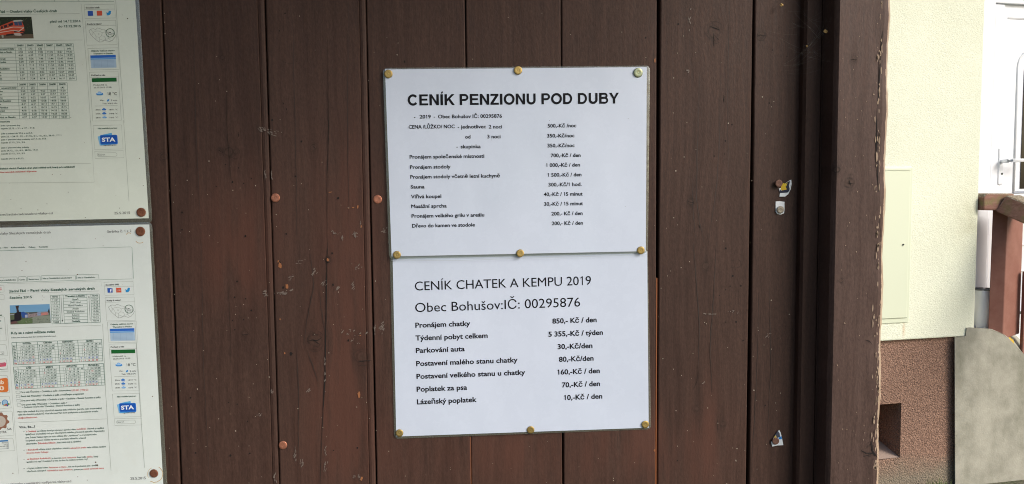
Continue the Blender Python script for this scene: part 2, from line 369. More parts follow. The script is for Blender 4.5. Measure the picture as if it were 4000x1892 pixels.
for (c, x, y, r) in [('G1', 714, 888, 4), ('G1', 744, 713, 4), ('G1', 928, 998, 5), ('G1', 597, 603, 5), ('G1', 396, 917, 4), ('G1', 453, 924, 3), ('G1', 492, 899, 3), ('G1', 361, 828, 3), ('G1', 428, 846, 3),
                     ('G1', 143, 1070, 4), ('G1', 143, 1156, 4), ('G1', 667, 1178, 4), ('G1', 633, 156, 3), ('G1', 1263, 310, 4), ('G1', 462, 1188, 4), ('G1', 315, 938, 3), ('G1', 661, 68, 3),
                     ('G2', 420, 198, 4), ('G2', 492, 344, 5), ('G2', 397, 395, 3), ('G2', 453, 391, 3), ('G2', 898, 56, 4), ('G2', 903, 214, 4), ('G2', 652, 230, 5), ('G2', 408, 441, 3),
                     ('G2', 386, 1074, 5), ('G2', 484, 1064, 4), ('G2', 212, 1060, 4), ('G2', 186, 783, 4), ('G2', 378, 808, 4), ('G2', 420, 816, 3), ('G2', 906, 1048, 3), ('G2', 1026, 1036, 4),
                     ('G2', 1260, 1071, 4), ('G2', 1188, 367, 4), ('G2', 979, 495, 4), ('G2', 463, 286, 4), ('G2', 407, 278, 4), ('G2', 473, 903, 3), ('G2', 692, 562, 7), ('G2', 634, 105, 7),
                     ('G4', 432, 32, 5), ('G4', 467, 171, 5), ('G4', 400, 268, 3), ('G4', 432, 403, 3), ('G4', 484, 403, 4), ('G4', 508, 220, 3), ('G4', 432, 240, 3), ('G4', 540, 342, 3), ('G4', 49, 252, 3),
                     ('G4', 455, 222, 3), ('G4', 520, 495, 3), ('G4', 188, 1100, 3), ('G4', 631, 822, 3), ('G3', 28, 190, 4), ('G3', 192, 122, 4), ('G3', 463, 628, 4), ('G3', 430, 710, 4),
                     ('G3', 373, 786, 3), ('G3', 667, 253, 3), ('G3', 740, 285, 3)]:
    blob(ho, c, x, y, r, r * rnd.uniform(1, 1.6), 7)
ho.build('nail_hole', m_hole, wall, kind='stuff')
m_scuf = plain('grey_paint_scuff', (.15, .122, .108), .8); m_pale = plain('pale_speck', (.34, .30, .25), .8); m_chip = plain('orange_wood_chip', (.27, .105, .04), .7)
sf = MB()
for (c, x, y, w_, h_, n, ang) in [('G1', 545, 650, 34, 30, 16, -.7), ('G1', 600, 672, 34, 16, 16, -.5), ('G1', 562, 880, 10, 34, 10, 1.5), ('G1', 594, 885, 4, 24, 6, 1.5), ('G2', 568, 258, 16, 22, 14, .3),
                                  ('G2', 645, 257, 38, 7, 22, .12), ('G2', 690, 244, 16, 8, 8, .3), ('G2', 812, 150, 14, 22, 12, 1), ('G2', 776, 748, 12, 14, 9, .6), ('G2', 598, 762, 10, 20, 9, 1),
                                  ('G2', 1150, 425, 16, 34, 22, 1.2), ('G2', 1113, 430, 4, 50, 10, 1.5), ('G2', 530, 868, 14, 12, 8, .2), ('G2', 750, 1115, 18, 20, 12, 1.3), ('G2', 712, 1060, 8, 44, 10, 1.5),
                                  ('G2', 928, 232, 14, 14, 9, .7), ('G2', 1003, 225, 10, 20, 7, 1.2), ('G2', 850, 210, 22, 12, 7, .7), ('G2', 1030, 1180, 26, 14, 10, .2), ('G1', 1012, 1180, 18, 22, 14, .9), ('G1', 949, 1202, 9, 14, 8, 1.3),
                                  ('G1', 910, 1170, 20, 16, 8, .3), ('G1', 1163, 1160, 10, 14, 9, .3), ('G1', 1040, 1130, 10, 22, 6, 1.3), ('G1', 980, 1048, 8, 8, 5, .3), ('G2', 740, 100, 26, 16, 6, .2), ('G2', 1020, 120, 40, 30, 8, .5),
                                  ('G2', 1000, 470, 70, 40, 16, .55), ('G3', 250, 110, 10, 60, 9, 1.4), ('G3', 238, 357, 12, 8, 6, .3), ('G4', 640, 472, 16, 18, 6, .8), ('G4', 322, 708, 12, 6, 4, .2), ('G4', 335, 362, 130, 5, 12, 0),
                                  ('G4', 472, 350, 22, 6, 6, .5), ('G2', 865, 1100, 12, 110, 16, 1.5), ('G2', 862, 640, 5, 110, 12, 1.5), ('G2', 690, 180, 20, 16, 5, .2), ('G2', 610, 1185, 6, 30, 6, 1.5)]:
    for _ in range(n):
        blob(sf, c, x + rnd.gauss(0, w_ * .42), y + rnd.gauss(0, h_ * .42), rnd.uniform(2, 10), rnd.uniform(.8, 3), 6, .0008 + rnd.random() * .0002, .5, None, ang + rnd.uniform(-.4, .4))
sf.build('paint_scuff', m_scuf, wall, kind='stuff')
sp = MB()
for (c, x, y) in [('G1', 279, 812), ('G1', 513, 935), ('G1', 181, 1166), ('G1', 169, 908), ('G1', 368, 461), ('G1', 1225, 276), ('G1', 617, 1080), ('G2', 582, 679), ('G2', 413, 950), ('G2', 726, 838), ('G2', 220, 740), ('G2', 328, 890),
                  ('G2', 640, 387), ('G2', 1116, 197), ('G2', 1022, 830), ('G3', 170, 392), ('G3', 616, 488), ('G3', 673, 511), ('G3', 180, 860), ('G3', 445, 620), ('G3', 222, 790), ('G4', 573, 746), ('G4', 188, 1027), ('G4', 660, 293), ('G4', 751, 364),
                  ('G4', 267, 560), ('G4', 488, 1040), ('G4', 482, 1098), ('G4', 115, 587), ('G4', 209, 671), ('G4', 776, 1130), ('G4', 106, 232), ('G1', 54, 68), ('G1', 56, 112), ('G1', 58, 170), ('G4', 707, 760), ('G4', 340, 835)]:
    blob(sp, c, x, y, rnd.uniform(1.5, 3.5), rnd.uniform(2, 4), 6, .0009)
for _ in range(260):               # fine flecks of dust and splashed paint
    x, y = rnd.uniform(650, 3060), 1892 * (rnd.random() ** .7)
    blob(sp, 'S', x, y, rnd.uniform(.7, 1.8), rnd.uniform(.7, 2.2), 5, .0009)
sp.build('pale_fleck', m_pale, wall, kind='stuff')
ch = MB()
for (c, x, y, rx, ry) in [('G2', 636, 118, 7, 16), ('G2', 671, 224, 7, 14), ('G2', 1033, 768, 6, 18), ('G2', 628, 98, 4, 6), ('G1', 1027, 1042, 5, 9), ('G1', 1003, 1045, 6, 3), ('G2', 1047, 1190, 5, 12), ('G2', 1040, 470, 4, 3), ('G1', 980, 1046, 4, 4),
                          ('G3', 75, 305, 4, 12), ('G2', 637, 388, 4, 3), ('G4', 73, 1048, 4, 6), ('G2', 660, 560, 3, 5), ('G1', 888, 968, 10, 2), ('G1', 1045, 1140, 3, 9), ('G2', 876, 88, 6, 8)]:
    blob(ch, c, x, y, rx, ry, 9, .0009, .35, None, rnd.uniform(-.2, .2))
ch.build('splintered_chip', m_chip, wall, kind='stuff')

# batten and corner post at the right end of the wall
postk = [PC('R1', 90, 855, .04) + (.004,), PC('R1', 150, 920, .04) + (.007,), PC('R2', 262, 1050, .04) + (.008,), PC('R2', 110, 195, .04) + (.003,), PC('R1', 175, 295, .04) + (.004,)]
xr = PC('R1', 350, 945, .036)[0]
m_post = wood('weathered_post_wood', postk, base=(.062, .037, .031), light=(.098, .063, .054), edge=(xr - .022, xr - .001))
bx0, bx1 = P(3129, 946, .012)[0], P(3196, 946, .012)[0]
mb = MB(); mb.prism([(bx0, -.0004), (bx0 + .0005, -.0085), (bx0 + .003, -.012), (bx1 - .001, -.012), (bx1, -.011), (bx1, -.0004)], Z0, Z1); mb.build('cover_batten', m_wood, wall)
mb = MB(); mb.box(bx1 + .0012, bx1 + .0062, -.010, .02, Z0, Z1); mb.build('filler_strip', m_wood, wall)
px0, px1 = P(3263, 946, .040)[0], P(3458, 946, .036)[0]; pe = P(3432, 946, .040)[0]
ch_ = px0 - P(3235, 946, .031)[0]
prof = [(px0 - ch_, .10), (px0 - ch_, -.0350), (px0 - ch_ * .5, -.0380), (px0, -.040)]
for k in range(1, 8): prof.append((px0 + (pe - px0) * k / 8, -.040))
prof += [(pe, -.040), (pe + (px1 - pe) * .5, -.0385), (px1, -.033), (px1 + .001, .10)]
def pwarp(x, y, z):
    t = max(0, (x - pe + .012) / .012) if y < 0 else 0
    return (x + t * .00017 * (.5 * math.sin(z * 23) + .8 * math.sin(z * 131 + 1) + .9 * math.sin(z * 293)), y + t * .0008 * math.sin(z * 61 + 2), z)
mb = MB(); mb.prism(prof, GZ, Z1, None, 300, pwarp); mb.build('corner_post', m_post, wall)
for a in [('R1', [(326, 0), (318, 150), (308, 300), (300, 440), (290, 600), (289, 740), (292, 850), (304, 1080), (310, 1218)], .0013), ('R2', [(262, 1000), (268, 1050), (292, 1080)], .0016), ('R2', [(210, 1048), (235, 1062), (268, 1062), (290, 1080)], .0011),
          ('R2', [(220, 1080), (245, 1072), (268, 1066)], .0008), ('R2', [(230, 492), (255, 500), (268, 520)], .0007), ('R1', [(150, 905), (160, 935)], .0009), ('R1', [(140, 920), (175, 925)], .0006), ('R1', [(160, 298), (190, 300)], .0006),
          ('R1', [(80, 845), (95, 842), (106, 852), (100, 864), (85, 866), (78, 855), (80, 845)], .0005)]:
    pc_ = MB(); crackline(pc_, a[0], a[1], a[2], d=.0404); pc_.build('post_crack', m_hole, wall)
pf = MB()
m_flake = plain('bare_grey_wood_flake', (.34, .25, .18), .8)
for _ in range(120):
    y = rnd.uniform(10, 1880); x = 3200 + .7767 * (318 - y * .012 + -abs(rnd.gauss(0, 14)))
    blob(pf, 'S', x, y, rnd.uniform(1, 3.2), rnd.uniform(3, 16), 7, .0406, .5)
for _ in range(60): blob(pf, 'S', rnd.uniform(3270, 3440), rnd.uniform(0, 1892), rnd.uniform(.8, 1.8), rnd.uniform(.8, 3), 5, .0406)
pf.build('peeled_flake', m_flake, wall, kind='stuff')
# roof of the shelter above (out of frame, it shades the top of the boards)
mb = MB(); mb.box(edges[0] - .03, edges[0] - .003, -.50, .03, Z0, Z1 - .001); mb.build('added_shade_wall', m_wood, wall)  # unseen plank wall, added to hold back light from the left
mb = MB(); mb.box(edges[0] - .1, px1 + .12, -.95, .5, Z1 + .002, Z1 + .03); mb.build('eave_board', m_wood, wall)
for k in range(4): xx = edges[0] + .15 + k * .62; mb = MB(); mb.box(xx, xx + .07, -.60, -.045, Z1 - .09, Z1); mb.build('rafter', m_wood, wall)

# ------------------------------------------------------------------ glyphs
_gl = {}
def _mesh_of(s, off):
    c = bpy.data.curves.new('glyph', 'FONT'); c.body = s; c.offset = off; c.resolution_u = 3
    o = bpy.data.objects.new('glyph', c); COL.objects.link(o); dg = bpy.context.evaluated_depsgraph_get()
    me = bpy.data.meshes.new_from_object(o.evaluated_get(dg)); vs = [(v.co.x, v.co.y) for v in me.vertices]; fs = [tuple(p.vertices) for p in me.polygons]
    bpy.data.objects.remove(o); bpy.data.curves.remove(c); bpy.data.meshes.remove(me); return vs, fs
_HH = {}
def glyph(ch, off):
    k = (ch, off)
    if k not in _gl:
        if off not in _HH:
            v, f = _mesh_of('HH', off); v1, _ = _mesh_of('H', off); _HH[off] = (max(a[0] for a in v), max(a[1] for a in v1))
        if ch == ' ':
            _gl[k] = ([], [], .27)
        elif ch == '1':
            H = _HH[off][1]; s_ = .036 + off; _gl[k] = ([(.25 - s_, 0), (.25 + s_, 0), (.25 + s_, H), (.25 - s_, H), (.25 - s_, H - .01), (.10, H - .11), (.10, H - .11 - 1.9 * s_), (.25 - s_, H - .02 - 2.1 * s_)],
                                                        [(0, 1, 2, 3), (4, 5, 6, 7)], .46)
        else:
            v, f = _mesh_of(ch, 0 if ch in 'MWěĚgEČ' else off)
            if off and ch in 'MWěĚgEČ':
                v0, f0 = v, f; v = []; f = []
                for (a, b) in ((-1, 0), (1, 0), (0, -1), (0, 1)):
                    n_ = len(v); v = v + [(p[0] + a * off, p[1] + b * off) for p in v0]; f = f + [tuple(n_ + i for i in q) for q in f0]
            v2, _ = _mesh_of('H' + ch + 'H', off); adv = max(a[0] for a in v2) - _HH[off][0]
            _gl[k] = (v, f, adv)
    return _gl[k]
def layout(s, off):
    vs = []; fs = []; x = 0
    for ch in s:
        v, f, a = glyph(ch, off); b = len(vs); vs += [(x + p[0], p[1]) for p in v]; fs += [tuple(b + i for i in q) for q in f]; x += a
    if not vs: return [], [], 1, 1
    mn = min(a[0] for a in vs); mx = max(a[0] for a in vs)
    return [(a - mn, b) for a, b in vs], fs, mx - mn, _HH[off][1]
# heavy grotesque capitals for the main heading, drawn as strokes (unit = cap height)
def arc(cx, cy, rx, ry, a0, a1, n=14): return [(cx + rx * math.cos(R(a0 + (a1 - a0) * i / n)), cy + ry * math.sin(R(a0 + (a1 - a0) * i / n))) for i in range(n + 1)]
ST = .225
def cap_glyph(ch):
    h = ST / 2; q = .090
    L = {'C': (1.0, [(arc(.50, .5, .385, .415, 40, 320, 22), ST * .93)]), 'E': (.93, [([(.19, 0), (.19, 1)], ST), ([(.19, 1 - q), (.86, 1 - q)], q * 2), ([(.19, .52), (.81, .52)], q * 2), ([(.19, q), (.88, q)], q * 2)]),
         'N': (1.0, [([(.18, 0), (.18, 1)], ST), ([(.82, 0), (.82, 1)], ST)]), 'I': (.39, [([(.195, 0), (.195, 1)], ST + .01)]), 'Í': (.39, [([(.195, 0), (.195, 1)], ST + .01), ([(.17, 1.07), (.30, 1.24)], .13)]),
         'K': (1.0, [([(.18, 0), (.18, 1)], ST)]), 'P': (.93, [([(.18, 0), (.18, 1)], ST), ([(.18, 1 - q)] + arc(.52, .69, .26, .228, 90, -90, 10) + [(.18, .462)], q * 2.1)]),
         'Z': (.85, [([(.06, 1 - q), (.79, 1 - q)], q * 2), ([(.04, q), (.82, q)], q * 2)]), 'O': (1.09, [(arc(.545, .5, .40, .418, 0, 360, 32), ST * .93)]),
         'U': (1.0, [([(.19, 1), (.19, .38)] + arc(.50, .38, .31, .295, 180, 360, 14) + [(.81, .38), (.81, 1)], ST * .95)]),
         'D': (1.0, [([(.18, 0), (.18, 1)], ST), ([(.18, 1 - q), (.44, 1 - q)] + arc(.44, .5, .385, .418, 90, -90, 16) + [(.18, q)], ST * .88)]),
         'B': (1.0, [([(.18, 0), (.18, 1)], ST), ([(.18, 1 - q)] + arc(.56, .735, .21, .183, 90, -90, 10) + [(.18, .552)], q * 2), ([(.18, .53)] + arc(.58, .306, .25, .224, 90, -90, 10) + [(.18, q)], q * 2)]),
         'Y': (.93, [([(.465, 0), (.465, .45)], ST)])}
    P4 = {'N': [[(.08, 1), (.29, 1), (.92, 0), (.71, 0)]], 'K': [[(.26, .28), (.26, .54), (.72, 1), (.99, 1)], [(.36, .53), (.53, .66), (1.01, 0), (.75, 0)]], 'Z': [[(.52, .86), (.80, .86), (.30, .14), (.03, .14)]],
          'Y': [[(0, 1), (.24, 1), (.565, .42), (.365, .40)], [(.93, 1), (.70, 1), (.365, .42), (.565, .40)]]}
    adv, strokes = L[ch]; return adv, strokes, P4.get(ch, [])

# ------------------------------------------------------------------ printed sheets
class Doc:
    def __init__(s, name, corners, d, ang, label, cat, group, mat, filmm, film_corners, amp=.0005, part='paper'):
        s.root = empty(name); s.d = d; s.ang = ang; s.parts = {}; s.amp = amp * .7; tag(s.root, label, cat, group)
        s.c0 = P(*corners[3], d); s.k = [rnd.uniform(9, 15) for _ in range(4)]
        cs = [P(*c, d) for c in corners]                            # TL TR BR BL
        def quad(cs, d, n, mi=None, hole=False):
            vs = []; fs = []; m = n + 1
            for j in range(m):
                for i in range(m):
                    u, v = i / n, j / n
                    x = (cs[3][0] * (1 - u) + cs[2][0] * u) * (1 - v) + (cs[0][0] * (1 - u) + cs[1][0] * u) * v
                    z = (cs[3][1] * (1 - u) + cs[2][1] * u) * (1 - v) + (cs[0][1] * (1 - u) + cs[1][1] * u) * v
                    vs.append((x, -(d + s.wave(x, z)), z))
            for j in range(n):
                for i in range(n): fs.append((j * m + i, j * m + i + 1, (j + 1) * m + i + 1, (j + 1) * m + i))
            return vs, fs
        mb = MB(); v, f = quad(cs, d, 60); mb.add(v, f)
        b = [P(*c, d) for c in corners]; mb.build(part, mat, s.root, smooth=True)
        # laminating film border: a rounded strip round the sheet, lying just under its edge
        oc = [P(*c, d - .0002) for c in film_corners]; rr = .005
        outer = []; inner = []
        C = [Vector(q) for q in oc]
        for i, (a, b_, c_) in enumerate(((3, 0, 1), (0, 1, 2), (1, 2, 3), (2, 3, 0))):
            e1 = (C[a] - C[b_]).normalized(); e2 = (C[c_] - C[b_]).normalized(); q0 = C[b_] + (e1 + e2) * rr
            for k in range(7):
                t = k / 6 * math.pi / 2; outer.append(q0 - e1 * rr * math.sin(t) - e2 * rr * math.cos(t)) if False else outer.append(q0 - e2 * rr * math.cos(t) - e1 * rr * math.sin(t))
            # sides subdivided so the strip follows the sheet
            for k in range(1, 16):
                nx = C[c_] + (e2 * -1) * rr if False else None
                pa = C[b_] + e2 * rr; pb = C[c_] - e2 * rr; outer.append(pa + (pb - pa) * k / 16)
        ctr = sum(C, Vector((0, 0))) / 4
        vs = []; fs = []; n = len(outer)
        for o_ in outer:
            dd = (ctr - o_); ln = dd.length
            i_ = o_ + Vector((dd.x / abs(dd.x) * min(.008, abs(dd.x)) if abs(dd.x) > 1e-6 else 0, dd.y / abs(dd.y) * min(.008, abs(dd.y)) if abs(dd.y) > 1e-6 else 0))
            m1 = o_ + (i_ - o_) * .14
            for (q, dy) in ((o_, -.00035), (m1, .0000), (i_, -.0002)): vs.append((q.x, -(d + dy + s.wave(q.x, q.y)), q.y))
        for i in range(n):
            j = (i + 1) % n
            for k in range(2): fs.append((i * 3 + k, j * 3 + k, j * 3 + k + 1, i * 3 + k + 1))
        mb = MB(); mb.add(vs, fs); mb.build('laminate_border', filmm, s.root, smooth=True)
    def wave(s, x, z):
        a, b, c, e = s.k
        return s.amp * (math.sin(x * a + z * 3) * .5 + math.sin(z * b + 1) * .5 + .3 * math.sin(x * c * 2 - z * e * 1.5) + 1)
    def mb(s, part): return s.parts.setdefault(part, MB())
    def put(s, part, vs2, fs, mat, layer):
        s.mb(part).add([(x, -(s.d + .00016 + .00007 * layer + s.wave(x, z)), z) for x, z in vs2], fs, mat)
    def text(s, c, t, x0, x1, y, cap, col, off=.0, part='lettering', layer=1, shear=0):
        X0, Z0_ = PC(c, x0, y, s.d); X1, _ = PC(c, x1, y, s.d); H = PC(c, x0, y - cap, s.d)[1] - Z0_
        vs, fs, wn, hn = layout(t, off); W = (X1 - X0) / math.cos(s.ang); ca, sa = math.cos(s.ang), math.sin(s.ang)
        out = []
        for (u, v) in vs:
            a = u / wn * W; b = v / hn * H; a += b * shear; out.append((X0 + a * ca - b * sa, Z0_ + a * sa + b * ca))
        s.put(part, out, fs, ink(col), layer)
    def heading(s, c, t, x0, x1, y, cap, col, part='heading'):
        X0, Z0_ = PC(c, x0, y, s.d); X1, _ = PC(c, x1, y, s.d); H = PC(c, x0, y - cap, s.d)[1] - Z0_
        x = 0; items = []
        for ch in t:
            if ch == ' ': x += .39; continue
            adv, st, p4 = cap_glyph(ch); items.append((x, st, p4)); x += adv
        W = (X1 - X0); sx = W / (x - .10); ca, sa = math.cos(s.ang), math.sin(s.ang)
        f = lambda u, v: (X0 + (u - .06) * sx * ca - v * H * sa, Z0_ + (u - .06) * sx * sa + v * H * ca)
        lay = 1.0
        for (xx, st, p4) in items:
            for (pts, w_) in st:
                lay = 1.0 if lay > 2 else lay + .25
                vs = []; n = len(pts); closed = (abs(pts[0][0] - pts[-1][0]) + abs(pts[0][1] - pts[-1][1])) < 1e-6
                for i in range(n):
                    a = pts[i - 1] if i else (pts[-2] if closed else pts[0]); b = pts[i + 1] if i < n - 1 else (pts[1] if closed else pts[-1])
                    dx, dy = b[0] - a[0], b[1] - a[1]; l = math.hypot(dx, dy); nx, ny = -dy / l * w_ / 2, dx / l * w_ / 2
                    vs += [f(xx + pts[i][0] + nx, pts[i][1] + ny), f(xx + pts[i][0] - nx, pts[i][1] - ny)]
                s.put(part, vs, [(2 * i, 2 * i + 1, 2 * i + 3, 2 * i + 2) for i in range(n - 1)], ink(col), lay)
            for pl in p4:
                lay = 1.0 if lay > 2 else lay + .25
                s.put(part, [f(xx + a, b) for a, b in pl], [(0, 1, 2, 3)], ink(col), lay)
    def poly(s, part, c, pts, col, layer=1, coat=.25):
        s.put(part, [PC(c, x, y, s.d) for x, y in pts], [tuple(range(len(pts)))], ink(col, .35, coat), layer)
    def line(s, part, c, pts, w_, col, layer=1, closed=False):
        if closed: pts = list(pts) + [pts[0]]
        k = CROP[c][2] * .00029; m = MB(); ribbon(m, [PC(c, x, y, s.d) for x, y in pts], w_ * k, 0)
        s.put(part, [(v[0], v[2]) for v in m.v], m.f, ink(col), layer)
    def grid(s, part, c, quad, cols, rows, w_, col, layer=1):
        """quad TL TR BR BL; cols/rows: fractions of the lines"""
        def q(u, v):
            (x0, y0), (x1, y1), (x2, y2), (x3, y3) = quad
            return ((x0 * (1 - u) + x1 * u) * (1 - v) + (x3 * (1 - u) + x2 * u) * v, (y0 * (1 - u) + y1 * u) * (1 - v) + (y3 * (1 - u) + y2 * u) * v)
        for u in cols: s.line(part, c, [q(u, 0), q(u, 1)], w_, col, layer)
        for v in rows: s.line(part, c, [q(0, v), q(1, v)], w_, col, layer + .3)
        return q
    def finish(s):
        for k, m in s.parts.items():
            if m.v:
                one = k.startswith('heading') or k.startswith('text_line'); m.build(k.split('#')[0], None, s.root, kind=None if one else 'stuff')

m_paperA = paper('white_paper', (.555, .62, .755), (.53, .60, .73))
m_paperL = paper('aged_paper', (.69, .76, .70), (.62, .69, .63), .16)
m_paperL2 = paper('aged_paper_lower', (.66, .73, .73), (.62, .69, .68), .10)
m_film = film('clear_laminate'); m_film2 = film('grimy_laminate', (.70, .74, .68))
K = (.006, .006, .009); G = (.012, .075, .050); GL = (.06, .17, .13); RD = (.50, .09, .08); GY = (.26, .30, .28)

# --- the two price lists
lo = Doc('price_list', [S('F', 84, 66), S('F', 1636, 33), S('F', 1645, 1110), S('F', 106, 1163)], .0016, R(.95),
         'lower white laminated price list headed CENÍK CHATEK A KEMPU 2019', 'notice', 'laminated price lists', m_paperA, m_film,
         [S('F', 66, 50), S('F', 1640, 20), S('F', 1660, 1120), S('F', 94, 1178)])
up = Doc('price_list', [S('E', 38, 50), S('E', 1633, 36), S('E', 1627, 1158), S('E', 78, 1190)], .0036, R(.45),
         'upper white laminated price list headed CENÍK PENZIONU POD DUBY', 'notice', 'laminated price lists', m_paperA, m_film,
         [S('E', 24, 40), S('E', 1652, 26), S('E', 1640, 1170), S('E', 62, 1206)])
up.heading('E', 'CENÍK PENZIONU POD DUBY', 180, 1461, 270, 67, K)
for (t, x0, x1, y) in [('-', 214, 223, 350), ('2019', 249, 317, 349), ('-', 335, 343, 348), ('Obec Bohušov IČ: 00295876', 361, 751, 348), ('CENA /LŮŽKO/ NOC', 182, 463, 411), ('-', 481, 489, 410), ('jednotlivec', 500, 653, 410), ('2 noci', 670, 751, 410),
                       ('od', 526, 559, 471), ('3 noci', 661, 742, 470), ('-', 473, 481, 531), ('skupinka', 499, 621, 531), ('Pronájem společenské místnosti', 188, 643, 594), ('Pronájem stodoly', 190, 438, 656),
                       ('Pronájem stodoly včetně letní kuchyně', 192, 738, 716), ('Sauna', 194, 279, 776), ('Vířivá koupel', 196, 381, 836), ('Masážní sprcha', 198, 414, 895), ('Pronájem velkého grilu v areálu', 200, 643, 954), ('Dřevo do kamen ve stodole', 203, 586, 1014),
                       ('500,-Kč /noc', 1029, 1203, 404), ('350,-Kč/noc', 1026, 1192, 465), ('350,-Kč/noc', 1028, 1193, 525), ('700,-Kč / den', 1048, 1230, 585), ('1 000,-Kč / den', 1020, 1226, 644), ('1 500,-Kč / den', 1029, 1235, 704),
                       ('300,-Kč/1 hod.', 1034, 1236, 763), ('40,-Kč / 15 minut', 1005, 1242, 822), ('30,-Kč / 15 minut', 1007, 1244, 881), ('200,- Kč / den', 1052, 1242, 940), ('200,- Kč / den', 1054, 1244, 999)]:
    up.text('E', t, x0, x1, y, 21.8, K, .022, 'text_line#%d' % len(up.parts))
for (x, y) in ((1040, 362), (1519, 350), (1501, 885), (687, 480)):
    up.poly('speck', 'E', [(x - 2, y), (x, y - 2), (x + 2, y), (x, y + 2)], (.05, .04, .04), 1)
for (t, x0, x1, y, cap, off) in [('CENÍK CHATEK A KEMPU 2019', 220, 1294, 274, 54, 0), ('Obec Bohušov:IČ: 00295876', 222, 1228, 406, 56, 0)]:
    lo.text('F', t, x0, x1, y, cap, K, off, 'heading#%d' % len(lo.parts))
for (t, x0, x1, y) in [('Pronájem chatky', 223, 558, 500), ('Týdenní pobyt celkem', 224, 664, 578), ('Parkování auta', 226, 524, 654), ('Postavení malého stanu chatky', 228, 847, 734), ('Postavení velkého stanu u chatky', 230, 893, 812), ('Poplatek za psa', 231, 539, 890), ('Lázeňský poplatek', 233, 597, 967),
                       ('850,- Kč / den', 1058, 1328, 475), ('5 355,-Kč / týden', 1034, 1366, 555), ('30,-Kč/den', 1090, 1302, 631), ('80,-Kč/den', 1098, 1309, 708), ('160,-Kč / den', 1090, 1347, 786), ('70,-Kč / den', 1116, 1348, 864), ('10,-Kč / den', 1130, 1362, 941)]:
    lo.text('F', t, x0, x1, y, 30.5, K, .024, 'text_line#%d' % len(lo.parts))
# the film of the upper sheet laps over the lower one
up.line('film_edge', 'E', [(75, 1212), (500, 1214), (900, 1200), (1636, 1180)], 1.6, (.42, .46, .52), -3)

# --- the two web printouts on the left
LU = Doc('printed_timetable', [(-213, -150), (518, -165), (582, 853), (-145, 868)], .0016, R(1.2),
         'upper yellowed laminated timetable printout with a small red locomotive picture', 'notice', 'laminated timetable printouts', m_paperL, m_film2,
         [(-225, -175), (532, -180), (596, 872), (-160, 885)], .0009)
LL = Doc('printed_timetable', [(-140, 893), (584, 877), (639, 1902), (-90, 1925)], .0030, R(1.0),
         'lower laminated timetable printout with a blue steam train picture and calendar', 'notice', 'laminated timetable printouts', m_paperL2, m_film2,
         [(-160, 884), (594, 868), (656, 1922), (-110, 1945)], .0009)
def rbox(doc, c, x0, y0, x1, y1, sl=.063, tl=-.02, col=GY, w_=2.2):
    """box with sides leaning as the sheet does"""
    f = lambda x, y: (x + (y - y0) * sl, y + (x - x0) * tl)
    doc.line('sidebar_frame', c, [f(x0, y0), f(x1, y0), f(x1, y1), f(x0, y1)], w_, col, 1, True)
    return f
CZ = [(0, 12), (14, 2), (34, -2), (48, 6), (60, -6), (76, -2), (92, 6), (110, 8), (128, 22), (146, 24), (160, 36), (174, 34), (186, 46), (176, 62), (160, 78), (140, 86), (118, 80), (104, 74), (92, 86), (66, 88), (44, 70), (26, 54), (12, 38), (0, 12)]
def jline(doc, part, c, x, y, k, pts, w_=2, col=(.24, .27, .27)):
    doc.line(part, c, [(x + a * k, y + b * k) for a, b in pts], w_, col, 1.2)
